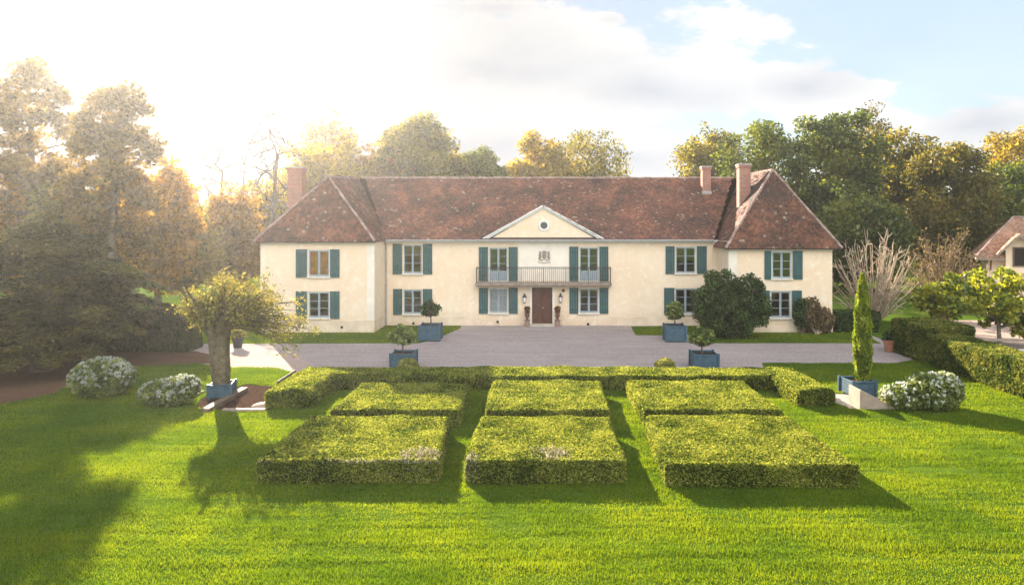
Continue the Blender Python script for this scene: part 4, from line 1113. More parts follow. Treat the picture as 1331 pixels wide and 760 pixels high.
# fan shaped leafless shrubs on the right
def fan_shrub(name, label, X, Y, height, spread, seed, mat, n=70, leaf=None, base=0.0):
    rg = np.random.default_rng(seed)
    t = thing(name, label, 'shrub', (X, Y, 0), 0)
    wood = MB(); Q = []
    for i in range(n):
        az = rg.uniform(0, 2 * math.pi); s = rg.uniform(0.05, 1) ** 0.7
        tip = np.array([math.cos(az) * spread * s, math.sin(az) * spread * s * 0.8, height * (0.98 - 0.62 * s * s) * rg.uniform(0.8, 1.0)])
        a = np.array([math.cos(az) * 0.15, math.sin(az) * 0.15, base])
        mid = np.array([tip[0] * 0.42, tip[1] * 0.42, tip[2] * 0.36]) + rg.normal(0, 0.12, 3)
        seg = [(1 - f) ** 2 * a + 2 * f * (1 - f) * mid + f * f * tip + (rg.normal(0, 0.045, 3) if 0 < f < 1 else 0) for f in np.linspace(0, 1, 6)]
        r_ = rg.uniform(0.045, 0.08)
        wood.tube(seg, [r_ * (1 - 0.72 * f) for f in np.linspace(0, 1, 6)], 5, cap=False)
        for k in range(6):
            p = seg[rg.integers(2, 6)]; d_ = unit((tip - a)[None] / height + rg.normal(0, 0.42, (1, 3)))[0]; L = rg.uniform(0.35, 0.95)
            q_ = [p, p + d_ * L * 0.5 + rg.normal(0, 0.04, 3), p + d_ * L]
            wood.tube(q_, [r_ * 0.5, r_ * 0.4, r_ * 0.22], 4, cap=False); Q.append(q_[2]); Q.append(q_[1])
    wood.build('stem', M[mat], t, smooth=True, fix=False)
    if leaf:
        Q = np.repeat(np.array(Q), leaf[1], axis=0); Q = Q + rg.normal(0, 0.16, Q.shape)
        np_mesh('foliage', leaf_quads(Q, leaf[2], rg, None, 0.3), 4, [M[leaf[0]]], parent=t)
    return t
fan_shrub('bare_shrub', 'pale leafless fan shaped shrub behind the lime green cypress', at(1134, 45.5), 45.5, 6.3, 3.2, 141, 'twig_pale', 70)
fan_shrub('bare_shrub', 'brownish half bare shrub behind the yellow green leafy tree', at(1222, 48), 48.0, 6.2, 3.0, 142, 'twig_brown', 70, ('dry_leaf', 3, 0.10))

# pollard with the thick fluted trunk in a blue planter
def pollard():
    rg = np.random.default_rng(151)
    X, Y = -12.35, 26.75
    t = thing('pollard_tree', 'pollard tree with thick fluted trunk and yellow olive crown, standing in a blue box', 'tree', (X, Y, 0.38), 0)
    wood = MB(); n = 28; rows = 12; vs = []
    for j in range(rows):
        f = j / (rows - 1); z = f * 2.35
        r_ = 0.27 + 0.17 * f ** 1.3 + 0.03 * math.sin(f * 6)
        for k in range(n):
            a = 2 * math.pi * k / n
            fl = 1 + 0.12 * math.sin(7 * a + 1.2 * f + math.sin(3 * a)) + 0.03 * math.sin(13 * a + 2 * f)
            vs.append((r_ * fl * math.cos(a) - 0.10 * f, r_ * fl * math.sin(a), z))
    wood.add(vs, [(j * n + k, j * n + (k + 1) % n, (j + 1) * n + (k + 1) % n, (j + 1) * n + k) for j in range(rows - 1) for k in range(n)] + [tuple((rows - 1) * n + k for k in range(n))])
    env = [(0.1, 0, 3.25, 1.7, 1.4, 1.0), (1.6, 0, 2.75, 1.3, 1.1, 0.95), (-0.9, 0, 3.1, 1.2, 1.2, 0.75), (2.4, -0.1, 2.1, 0.8, 0.7, 0.75), (1.3, 0, 3.7, 0.7, 0.6, 0.6), (-0.1, 0, 3.9, 0.6, 0.6, 0.5)]
    tips = sample_tips(rg, env, 230) + np.array([0.38, 0, 0])
    for k in range(9):
        az = k * 0.7 + rg.uniform(0, 0.4); d_ = np.array([math.cos(az), math.sin(az) * 0.8, rg.uniform(0.5, 1.3)]); a = np.array([-0.1 + 0.25 * math.cos(az), 0.25 * math.sin(az), 2.2])
        wood.tube([a - np.array([0, 0, 0.25]), a + d_ * 0.35, a + d_ * 0.8 + rg.normal(0, 0.08, 3), a + d_ * 1.3 + rg.normal(0, 0.12, 3)], [0.15, 0.12, 0.08, 0.035], 7, cap=False)
    for p in tips:
        a = np.array([rg.uniform(-0.4, 0.2), rg.uniform(-0.3, 0.3), 2.25])
        mid = (a + p) / 2 + np.array([0, 0, 0.55])
        seg = [(1 - f) ** 2 * a + 2 * f * (1 - f) * mid + f * f * p for f in np.linspace(0, 1, 5)]
        wood.tube(seg, [0.045, 0.035, 0.025, 0.016, 0.008], 4, cap=False)
    wood.build('trunk', M['bark_olive'], t, smooth=True, fix=False)
    ids = np.repeat(np.arange(len(tips)), rg.integers(5, 56, len(tips)))
    Q = tips[ids] + rg.normal(0, 0.16, (len(ids), 3)) * np.array([1, 1, 0.9])
    np_mesh('crown', leaf_quads(Q, 0.056, rg, np.array([0, 0, 1.0]), 0.2, 1.9), 4, [M['pollard']], parent=t)
pollard()

# the low spreading cedar at the left: flat drooping plates of needles
def cedar():
    rg = np.random.default_rng(161)
    X, Y = -22.6, 31.6
    t = thing('cedar_tree', 'broad dark cedar with layered drooping boughs filling the left edge', 'tree', (X, Y, 0), 0)
    wood = MB(); wood.tube([(0, 0, 0), (0.1, 0, 2), (-0.1, 0.1, 4.4), (0, 0, 6.2)], [0.55, 0.42, 0.28, 0.08], 9)
    Qs = []; Ax = []
    for i in range(96):
        z0 = 0.9 + 0.9 * rg.integers(0, 7) + rg.normal(0, 0.08)
        maxr = 7.3 * (1 - max(0, (z0 - 2.2) / 4.6) ** 1.25) if z0 > 2.2 else 5.0 + z0
        maxr = max(maxr, 1.4)
        az = rg.uniform(0, 2 * math.pi); r_ = maxr * rg.uniform(0.45, 1.0)
        if math.cos(az) > 0.55 and z0 < 2.0 and r_ > 3.8: r_ = 3.8
        if math.sin(az) < -0.3: r_ *= 0.82
        end = np.array([math.cos(az) * r_, math.sin(az) * r_, z0])
        a = np.array([0, 0, min(5.8, z0 + 0.35)])
        mid = (a + end) / 2 + np.array([0, 0, 0.55])
        seg = [(1 - f) ** 2 * a + 2 * f * (1 - f) * mid + f * f * end for f in np.linspace(0, 1, 6)]
        wood.tube(seg, [0.10, 0.085, 0.07, 0.05, 0.03, 0.015], 5, cap=False)
        # needles: a plate widening toward the outer third
        n = int(480 * r_ ** 0.9)
        f = rg.uniform(0.18, 1.08, n); side = rg.normal(0, 0.36, n) * (0.35 + 0.8 * np.sin(np.clip(f, 0, 1) * math.pi)) * (1.2 + 0.22 * r_)
        base_ = ((1 - f) ** 2)[:, None] * a + (2 * f * (1 - f))[:, None] * mid + (f * f)[:, None] * end
        tang = np.array([-math.sin(az), math.cos(az), 0])
        Q = base_ + side[:, None] * tang
        Q[:, 2] += 0.07 - 0.16 * side ** 2 + rg.normal(0, 0.03, n) - 0.25 * np.clip(f - 0.85, 0, 1) * 2
        Q[:, 2] += pnoise(Q, 2.2) * 0.07
        Qs.append(Q[Q[:, 2] > 0.12])
    wood.build('trunk', M['bark'], t, smooth=True, fix=False)
    Q = np.concatenate(Qs)
    np_mesh('crown', leaf_quads(Q, 0.105, rg, np.array([0, 0, 1.0]), 0.65, 2.4), 4, [M['cedar']], parent=t)
cedar()

# leafy yellow green trees behind the right hedge
def clumpy(name, label, X, Y, env, seed, tt, ntips=60, per=42):
    tree(name, label, 'tree', (X, Y), 0.13, tt, env, ntips, per, 0.40, 0.17, 'big_leaf', seed, 'leafy trees behind the right hedge', 'bark_grey', n_limb=7, start=0.5, flat=0.6, stretch=1.35)
clumpy('leafy_tree', 'yellow green broad leaved tree with a pale trunk behind the stepped hedge', 24.2, 42.0, [(0.0, -0.5, 2.4, 2.3, 1.6, 0.8), (0.7, -0.5, 3.2, 1.2, 0.9, 0.6), (-0.9, -0.5, 1.8, 1.4, 1.2, 0.6)], 171, 2.0, 100, 56)
clumpy('leafy_tree', 'largest yellow green leafy tree, in front of the cottage wall', 24.0, 37.0, [(0, 0, 2.7, 2.2, 1.8, 1.5), (1.4, 0, 2.4, 1.8, 1.4, 1.6), (-0.9, 0, 2.0, 1.4, 1.2, 1.0), (1.2, 0.4, 1.4, 2.0, 1.4, 0.7)], 172, 2.2, 130, 44)

# shrubs
def blob_shrub(name, label, cat, X, Y, env, npts, size, mat, seed, group=None, rz=0, flower=None, z0=0.0, stems=10, shell=0.5, mats=None, parent=None, updir=0.25, lumpy=0.16, stem_mat='bark', clumps=70, petal='petal'):
    """dense shrub: leaves fill the outer shell of the lumpy envelope; short stems below"""
    rg = np.random.default_rng(seed)
    t = thing(name, label, cat, (X, Y, z0), rz, group)
    wood = MB()
    tips = sample_tips(rg, env, stems)
    for p in tips:
        wood.tube([(rg.uniform(-.08, .08), rg.uniform(-.08, .08), 0), (p[0] * 0.5, p[1] * 0.5, p[2] * 0.45), tuple(p)], [0.03, 0.022, 0.008], 5, cap=False)
    wood.build('stem', M[stem_mat], t, smooth=True, fix=False)
    vol = np.array([(e[3] * e[4] * e[5]) ** (2 / 3) for e in env]); vol /= vol.sum()
    Q = []; Nn = []
    for e, c in zip(env, rg.multinomial(npts, vol)):
        d_ = unit(rg.normal(size=(c, 3))); r_ = rg.uniform(shell, 1.0, c) ** 0.5
        ctr = unit(rg.normal(size=(clumps, 3)))
        near = np.max(d_ @ ctr.T, axis=1)
        r_ = r_ * (1 - lumpy + lumpy * 1.5 * np.clip((near - 0.80) / 0.2, 0, 1)) * (1 + rg.normal(0, 0.035, c))
        Q.append(np.array(e[:3]) + d_ * r_[:, None] * np.array(e[3:6])); Nn.append(d_)
    Q = np.concatenate(Q); Nn = np.concatenate(Nn); k = Q[:, 2] > 0.02; Q, Nn = Q[k], Nn[k]
    np_mesh('foliage', leaf_quads(Q, size, rg, Nn, updir, 1.6), 4, [M[mat]], parent=t)
    if flower:
        n, fs, topbias = flower
        sel = []
        for e in env:
            d_ = unit(rg.normal(size=(n * 3, 3))); d_ = d_[(d_[:, 2] > -0.35) & (rg.random(n * 3) < np.clip(topbias + d_[:, 2], 0, 1))][:n]
            sel.append((np.array(e[:3]) + d_ * np.array(e[3:6]) * 1.0, d_))
        C = np.concatenate([a for a, _ in sel]); D = np.concatenate([b_ for _, b_ in sel])
        per = 16
        ids = np.repeat(np.arange(len(C)), per)
        off_ = unit(rg.normal(size=(len(ids), 3))) * rg.uniform(0.3, 1, (len(ids), 1)) * fs
        FQ = C[ids] + off_ + D[ids] * fs * 0.3
        np_mesh('blossom', leaf_quads(FQ, fs * 0.75, rg, D[ids] + 0.0, 0.4, 1.1), 4, [M[petal]], parent=t)
    return t
tree('dark_shrub', 'large dark laurel shrub against the house wall by the right wing', 'shrub', (10.75, 40.7), 0.16, 1.2, [(0, 0, 1.7, 2.1, 1.4, 1.5), (-0.5, 0, 2.9, 1.1, 1.0, 1.0), (1.0, 0, 2.6, 1.1, 1.0, 1.05), (-1.4, 0, 1.9, 0.9, 0.9, 1.1), (1.6, -0.1, 1.5, 0.8, 0.8, 0.9), (0, 0, 0.8, 1.7, 1.3, 0.7)], 300, 140, 0.36, 0.085, 'laurel', 181, n_limb=9, start=0.1, flat=0.9, stretch=1.8)
blob_shrub('wall_climber', 'straggly pinkish climbing rose against the right wing wall', 'shrub', 16.3, 42.0, [(-0.2, 0.15, 1.1, 0.55, 0.35, 1.05), (0.5, 0.15, 0.8, 0.6, 0.35, 0.75)], 2400, 0.09, 'dry_leaf', 182, stems=22, lumpy=0.3, stem_mat='twig_pale')
blob_shrub('green_shrub', 'small green bush between the climbing rose and the ground floor window', 'shrub', 15.5, 42.1, [(0, 0.1, 1.2, 0.45, 0.3, 0.9)], 900, 0.10, 'laurel', 183, lumpy=0.3)
FG = 'white flowering shrubs at the lawn edge'
blob_shrub('flowering_shrub', 'rounded white flowering bush, larger of the two under the cedar', 'shrub', -17.0, 26.9, [(0, 0, 0.72, 1.12, 0.95, 0.72)], 6500, 0.075, 'flower_leaf', 184, FG, flower=(170, 0.075, 0.75), lumpy=0.12)
blob_shrub('flowering_shrub', 'low white flowering bush beside the timber edged bed', 'shrub', -13.65, 25.6, [(-0.15, 0, 0.45, 0.95, 0.75, 0.48), (0.35, 0, 0.6, 0.65, 0.6, 0.46)], 5200, 0.07, 'flower_leaf', 185, FG, flower=(70, 0.07, 0.5), lumpy=0.14)
blob_shrub('flowering_shrub', 'broad white flowering bush beside the sloping stone on the right lawn', 'shrub', 13.55, 25.0, [(0.25, 0, 0.62, 0.95, 0.8, 0.66), (-0.7, 0.1, 0.42, 0.75, 0.65, 0.46), (0.75, 0.1, 0.66, 0.62, 0.6, 0.6)], 9000, 0.075, 'flower_leaf', 186, FG, flower=(75, 0.065, 0.5), lumpy=0.2, petal='petal_sunlit')
blob_shrub('golden_bush', 'small golden ball bush by the left topiary planter', 'bush', at(530, 30.4), 30.4, [(0, 0, 0.42, 0.46, 0.45, 0.36)], 1500, 0.06, 'gold_box', 187, 'golden ball bushes behind the long hedge', lumpy=0.1)
blob_shrub('golden_bush', 'small golden ball bush left of the right topiary planter', 'bush', at(865, 30.4), 30.4, [(0, 0, 0.42, 0.44, 0.45, 0.36)], 1500, 0.06, 'gold_box', 188, 'golden ball bushes behind the long hedge', lumpy=0.1)

# ---- blue planters with their small trees
def planter(label, X, Y, wd, h, rz=0, group='square blue wooden planters'):
    t = thing('planter', label, 'planter', (X, Y, 0), rz, group)
    b_ = MB(); w2 = wd / 2; th = 0.045
    for sx in (-1, 1):
        for sy in (-1, 1):
            b_.box(sx * w2 - 0.05, sx * w2 + 0.05, sy * w2 - 0.05, sy * w2 + 0.05, 0, h + 0.03)
    nb_ = 5
    for k in range(nb_):
        z0_, z1_ = 0.06 + (h - 0.06) * k / nb_ + 0.004, 0.06 + (h - 0.06) * (k + 1) / nb_ - 0.004
        b_.box(-w2 + 0.05, w2 - 0.05, -w2, -w2 + th, z0_, z1_); b_.box(-w2 + 0.05, w2 - 0.05, w2 - th, w2, z0_, z1_)
        b_.box(-w2, -w2 + th, -w2 + 0.05, w2 - 0.05, z0_, z1_); b_.box(w2 - th, w2, -w2 + 0.05, w2 - 0.05, z0_, z1_)
    b_.build('box', M['planter_blue'], t, bevel=0.008)
    e = 0.05
    for y_ in (-w2, w2): r_ = MB(); r_.box(-w2 - e + 0.05, w2 + e - 0.05, y_ - 0.03, y_ + 0.03, h - 0.05, h - 0.002); r_.build('rim', M['planter_blue'], t)
    s = MB(); s.box(-w2 + th + 0.003, w2 - th - 0.003, -w2 + th + 0.003, w2 - th - 0.003, h - 0.4, h - 0.09); s.build('soil', M['soil'], t)
    return t
def topiary(label, X, Y, z0, env, npts, mat, seed, size=0.085, stem_h=0.5):
    rg = np.random.default_rng(seed)
    t = thing('topiary_tree', label, 'small tree', (X, Y, z0), 0, 'small trees in blue planters')
    wd = MB(); wd.tube([(0, 0, -0.05), (0.02, 0, stem_h * 0.5), (0, 0, stem_h)], [0.05, 0.04, 0.035], 7)
    tips = sample_tips(rg, env, 26)
    for p in tips: wd.tube([(0, 0, stem_h), tuple((np.array([0, 0, stem_h]) + p) / 2 + rg.normal(0, 0.04, 3)), tuple(p)], [0.022, 0.014, 0.007], 4, cap=False)
    wd.build('trunk', M['bark'], t, smooth=True, fix=False)
    per = npts // 60
    c = sample_tips(rg, env, 60); ids = np.repeat(np.arange(60), per)
    Q = c[ids] + unit(rg.normal(size=(len(ids), 3))) * rg.uniform(0.2, 1, (len(ids), 1)) * 0.17
    np_mesh('crown', leaf_quads(Q, size, rg, np.array([0, 0, 1.0]), 0.3, 1.8), 4, [M[mat]], parent=t)
planter('blue planter on the gravel close to the house, left of the door', -6.5, 39.9, 1.12, 0.90)
topiary('dark small tree in the left planter near the house wall', -6.5, 39.9, 0.80, [(0, 0, 0.95, 0.58, 0.5, 0.36), (-0.05, 0, 1.25, 0.32, 0.3, 0.2)], 1500, 'laurel', 191)
planter('blue planter just behind the long hedge, left of the door', at(525, 32.2), 32.2, 1.02, 0.74)
topiary('pale green small tree in the left planter behind the long hedge', at(523, 32.2), 32.2, 0.64, [(0, 0, 0.80, 0.60, 0.5, 0.36), (0.05, 0, 1.05, 0.36, 0.36, 0.24)], 1700, 'bay_pale', 192, stem_h=0.45)
planter('blue planter on the gravel beside the large dark laurel', 7.35, 39.6, 1.08, 0.92)
topiary('dull green small tree in the planter next to the dark laurel', 7.35, 39.6, 0.82, [(0, 0, 0.85, 0.52, 0.45, 0.46)], 1500, 'bay', 193, stem_h=0.4)
planter('blue planter just behind the long hedge, right of the door', at(915, 32.2), 32.2, 1.08, 0.72)
topiary('flat topped green small tree in the right planter behind the long hedge', at(912, 32.2), 32.2, 0.62, [(0, 0, 0.72, 0.66, 0.5, 0.28), (0, 0, 0.98, 0.45, 0.4, 0.22)], 1800, 'bay', 194, stem_h=0.35)
planter('blue box holding the thick fluted pollard at the lawn edge', -12.35, 26.8, 0.80, 0.56, R(12))
planter('blue planter holding the slim cypress beside the sloping stone', 12.15, 27.2, 0.95, 0.62, R(8))
# cypress
def cypress():
    rg = np.random.default_rng(195)
    t = thing('cypress_tree', 'slim lime green columnar cypress in a blue planter on the right', 'tree', (12.35, 27.2, 0.5), 0)
    wd = MB(); wd.tube([(0, 0, 0), (0, 0, 2), (0, 0, 3.9)], [0.06, 0.04, 0.01], 7); wd.build('trunk', M['bark'], t, smooth=True, fix=False)
    n = 9500; f = rg.random(n) ** 0.9
    prof = 0.345 * np.sin(np.clip(f * 0.86 + 0.14, 0, 1) * math.pi) ** 0.55 * (1 - 0.28 * f)
    az = rg.uniform(0, 2 * math.pi, n)
    lump = 1 + 0.13 * np.sin(az * 5 + f * 19) + 0.08 * np.sin(az * 3 - f * 31)
    r_ = prof * lump * rg.uniform(0.55, 1.05, n) ** 0.5
    Q = np.column_stack([r_ * np.cos(az), r_ * np.sin(az), 0.12 + f * 4.02])
    Nn = np.column_stack([np.cos(az), np.sin(az), np.full(n, 0.2)])
    np_mesh('crown', leaf_quads(Q, 0.07, rg, Nn, 0.35, 2.2, axis=np.array([0, 0, 1.0]), axisw=0.6), 4, [M['cypress']], parent=t)
cypress()

# ------------------------------------------------------------------ small things
# urns beside the door
def urn(label, x):
    t = thing('garden_urn', label, 'urn', (x, 45.08, 0), 0, 'urns flanking the door')
    p = MB(); p.box(-0.21, 0.21, -0.21, 0.21, 0, 0.10); p.box(-0.16, 0.16, -0.16, 0.16, 0.10, 0.36); p.box(-0.19, 0.19, -0.19, 0.19, 0.36, 0.42)
    p.build('pedestal', plain('urn_pedestal', (0.30, 0.20, 0.16), 0.9, 8, 0.25), t, bevel=0.01)
    u_ = MB(); u_.lathe([(0.12, 0.42), (0.07, 0.48), (0.06, 0.52), (0.13, 0.62), (0.16, 0.75), (0.13, 0.85), (0.17, 0.93), (0.215, 0.96), (0.20, 0.98), (0.14, 0.96)], 18); u_.build('bowl', M['urn'], t, smooth=True)
    rg = np.random.default_rng(int(abs(x) * 100)); d_ = unit(rg.normal(size=(260, 3))); Q = np.array([0, 0, 1.08]) + d_ * np.array([0.20, 0.20, 0.17]) * rg.uniform(0.5, 1, (260, 1)) + np.array([0, 0, 0.06])
    np_mesh('plant', leaf_quads(Q, 0.07, rg, d_, 0.3), 4, [M['russet']], parent=t)
urn('rusty urn on a pedestal left of the brown door', mx(685.5))
urn('rusty urn on a pedestal right of the brown door', mx(724.5))

def pot(name, label, X, Y, h, r_, mat, fol, seed, n=300, fh=0.5, fr_=0.35):
    t = thing(name, label, 'pot', (X, Y, 0), 0)
    b_ = MB(); b_.lathe([(r_ * 0.68, 0), (r_ * 0.92, h * 0.8), (r_ * 1.06, h * 0.8), (r_ * 1.08, h), (r_ * 0.92, h), (r_ * 0.88, h * 0.85)], 20); b_.build('pot_body', M[mat], t, smooth=False)
    rg = np.random.default_rng(seed); d_ = unit(rg.normal(size=(n, 3))); d_[:, 2] = np.abs(d_[:, 2])
    Q = np.array([0, 0, h]) + d_ * np.array([fr_, fr_, fh]) * rg.uniform(0.3, 1, (n, 1))
    np_mesh('plant', leaf_quads(Q, 0.10, rg, np.array([0, 0, 1.0]), 0.2, 2.2), 4, [M[fol]], parent=t)
X_, Y_ = G(1156, 457)
pot('terracotta_pot', 'terracotta pot with a small green plant on the gravel by the stepped hedge', X_, Y_, 0.62, 0.30, 'terracotta', 'laurel', 201)
pot('dark_pot', 'dark pot with yellow green plant on the gravel behind the fluted pollard', -16.4, 37.4, 0.55, 0.30, 'iron', 'pollard', 202, 320, 0.6, 0.42)

# timber edging, kerb and rock of the bed by the pollard
def bar(name, label, cat, pa, pb, w_, h_, z0_, mat, bev=0.012, zslope=0.0):
    a, b_ = Vector((*pa, 0)), Vector((*pb, 0)); c = (a + b_) / 2; L = (b_ - a).length; an = math.atan2(b_.y - a.y, b_.x - a.x)
    m_ = MB(); n = 10
    vs = []
    for i in range(n + 1):
        x = -L / 2 + L * i / n; j = math.sin(i * 2.3 + L) * 0.006
        vs += [(x, -w_ / 2 + j, 0), (x, w_ / 2 + j, 0), (x, w_ / 2 + j, h_ + j), (x, -w_ / 2 + j, h_ + j)]
    fs = [(4 * i + k, 4 * i + (k + 1) % 4, 4 * i + 4 + (k + 1) % 4, 4 * i + 4 + k) for i in range(n) for k in range(4)] + [(0, 1, 2, 3), (4 * n + 3, 4 * n + 2, 4 * n + 1, 4 * n)]
    m_.add(vs, fs); o = m_.build(name, mat, bevel=bev); o.location = (c.x, c.y, z0_); o.rotation_euler = (0, 0, an)
    return tag(o, label, cat)
sheet('planting_bed', [G(287, 534), G(352, 534), G(360, 503), G(318, 500), G(262, 518), G(254, 530)], 0.016, M['soil'])
bar('timber_sleeper', 'weathered timber sleeper lying slantwise in front of the blue pollard box', 'timber', G(266, 537), G(318, 508), 0.30, 0.16, 0.0, M['timber'])
bar('timber_edging', 'thin dark timber edging left of the blue pollard box', 'timber', G(245, 521), G(265, 510), 0.10, 0.10, 0.0, M['timber'])
bar('stone_kerb', 'pale straight kerb stone edging the soil bed by the lawn', 'kerb', G(290, 534.5), G(345, 534.5), 0.22, 0.10, 0.0, M['stone_pale'])
rk = bmesh.new(); bmesh.ops.create_icosphere(rk, subdivisions=3, radius=0.3)
for v_ in rk.verts:
    n_ = pnoise(np.array([v_.co[:]]), 4.0)[0]; v_.co *= 1 + 0.18 * n_; v_.co.z *= 0.45; v_.co.x *= 1.5
me = bpy.data.meshes.new('rock'); rk.to_mesh(me); rk.free(); me.materials.append(M['stone_pale'])
ro = bpy.data.objects.new('rock', me); COL.objects.link(ro); X_, Y_ = G(346, 529); ro.location = (X_, Y_ , 0.06)
tag(ro, 'flat pale rock in the soil bed touching the long hedge', 'rock')
bar('timber_board', 'narrow dark board along the left arm of the long hedge', 'timber', G(360, 500), G(384, 484), 0.06, 0.14, 0.0, M['timber'])

# right: paving and the sloping stone
sheet('paving', [G(1084, 512), G(1150, 512), G(1150, 533), G(1106, 533), G(1084, 521)], 0.014, M['paving'])
ws = MB()
xa, ya = G(1118, 533.5); xb, _ = G(1164, 533.5)
prof = [(xa, 0), (xb, 0), (xb, 0.10), (xa + 0.06, 0.72), (xa, 0.72)]
ws.prism(prof, ya, ya + 0.05); so = ws.build('sloping_stone', M['stone_pale'])
so.data.clear_geometry()
ws = MB(); ws.prism([(x - xa, z) for x, z in prof], 0, 0.95); tmp = ws.build('tmp_stone', M['stone_pale'])
so.data = tmp.data; bpy.data.objects.remove(tmp); so.location = (xa, ya, 0)
bv = so.modifiers.new('bevel', 'BEVEL'); bv.width = 0.02; bv.segments = 2
so.data.materials.clear(); so.data.materials.append(M['stone_pale'])
tag(so, 'pale sloping stone cheek beside the cypress planter', 'stone')
bar('paving_step', 'low paving step in front of the right hedge arm', 'step', G(1086, 524), G(1106, 530), 0.28, 0.07, 0.0, M['stone'])

# cottage on the right
def cottage():
    X, Y = 31.4, 49.6
    t = thing('cottage', 'small pale cottage with hipped tile roof and a gabled wall dormer at the right edge', 'cottage', (X, Y, 0), R(-28))
    L, D, E, Rg = 11.0, 6.0, 4.55, 7.05
    w_ = MB(); w_.box(0, L, 0, D, 0, E); w_.build('wall', M['plaster'], t)
    ov = 0.75; ez = 4.25
    c0, c1, c2, c3 = (-ov, -0.55, ez), (L + ov, -0.55, ez), (L + ov, D + 0.55, ez), (-ov, D + 0.55, ez)
    r0, r1 = (1.8, D / 2, Rg), (L - 3.0, D / 2, Rg)
    ro_, ub = build_tiles('roof', [[c0, c1, r1, r0], [c2, c3, r0, r1], [c3, c0, r0], [c1, c2, r1]], t, M['tile_light'], (0, 0, 0), 0.16, 0.18)
    ub.build('roof_deck', M['timber'], ro_, fix=False)
    rc = MB()
    for a, b_ in ((c0, r0), (c1, r1), (r0, r1)):
        ridge_caps(rc, (a[0] + OFF[0], a[1] + OFF[1], a[2] + 0.04), (b_[0] + OFF[0], b_[1] + OFF[1], b_[2] + 0.04))
    rc.build('ridge_tiles', M['ridge'], ro_)
    bb = MB(); bb.box(-ov, -ov + 0.06, -0.55, D + 0.55, ez - 0.20, ez - 0.01); bb.box(-ov + 0.062, L + ov, -0.55, -0.49, ez - 0.20, ez - 0.01); bb.build('fascia', M['stone_pale'], t)
    for x_ in (0.15, 5.5):
        tb = MB(); tb.tube([(x_, -0.02, E - 1.2), (x_, -0.50, ez - 0.22)], 0.06, 5); tb.build('bracket', M['timber'], t)
    dx0, dx1 = 1.0, 2.6; dc = (dx0 + dx1) / 2; y0 = -0.62; z1 = 5.0; za = 5.85
    dm = MB(); dm.box(dx0, dx1, y0, 2.5, 3.2, z1); dm.build('dormer_cheek', M['plaster'], t)
    dm = MB(); dm.prism([(dx0, z1 + 0.003), (dx1, z1 + 0.003), (dc, za)], y0, 2.5); dmo = dm.build('dormer', M['plaster'], t)
    dw = MB(); dw.box(dc - 0.30, dc + 0.30, y0 - 0.03, y0 - 0.003, 3.75, 4.9); dw.build('window', M['dark'], dmo)
    df = MB()
    for a, b_, c, d_ in ((dc - 0.40, dc - 0.302, 3.65, 5.0), (dc + 0.302, dc + 0.40, 3.65, 5.0), (dc - 0.30, dc + 0.30, 4.902, 5.0), (dc - 0.30, dc + 0.30, 3.65, 3.748)): df.box(a, b_, y0 - 0.06, y0 - 0.002, c, d_)
    df.build('window_frame', M['timber'], dmo)
    sl_ = (za - z1) / (dc - dx0); xo = 0.55; zo = z1 - sl_ * xo + 0.06
    dr_ = [[(dx0 - xo, 3.2, zo), (dx0 - xo, y0 - 0.45, zo), (dc, y0 - 0.45, za + 0.06), (dc, 3.2, za + 0.06)], [(dx1 + xo, y0 - 0.45, zo), (dx1 + xo, 3.2, zo), (dc, 3.2, za + 0.06), (dc, y0 - 0.45, za + 0.06)]]
    r2_, ub = build_tiles('dormer_roof', dr_, dmo, M['tile_light'], (0, 0, 0), 0.16, 0.18)
    ub.build('dormer_deck', M['timber'], dmo, fix=False)
    for sg in (-1, 1):
        bg_ = MB(); xe = dc + sg * (dc - dx0 + xo)
        bg_.prism([(xe, zo - 0.16), (xe, zo), (dc, za + 0.05), (dc, za - 0.13)], y0 - 0.50, y0 - 0.452); bg_.build('bargeboard', M['stone_pale'], dmo)
    for x_ in (4.6, 7.2):
        gw = MB(); gw.box(x_, x_ + 0.9, -0.04, -0.004, 1.0, 2.3); gw.build('window', M['dark'], t)
cottage()

# pale bench on the terrace behind the hedge
def bench():
    X, Y = at(1318, 35.5), 35.5
    t = thing('garden_bench', 'pale long bench on the sunny terrace behind the right hedge', 'bench', (X, Y, 0), R(-8))
    s = MB(); 
    for k in range(4): s.box(-1.6, 1.6, -0.30 + k * 0.15, -0.17 + k * 0.15, 0.70, 0.75)
    s.build('seat', M['stone_pale'], t, bevel=0.008)
    for sx in (-1, 1):
        for sy in (-1, 1):
            l = MB(); l.box(sx * 1.45 - 0.06, sx * 1.45 + 0.06, sy * 0.2 - 0.05, sy * 0.2 + 0.05, 0, 0.697); l.build('leg', M['trim'], t)
    a = MB(); a.box(-1.45, 1.45, -0.03, 0.03, 0.2, 0.28); a.build('stretcher', M['trim'], t)
bench()

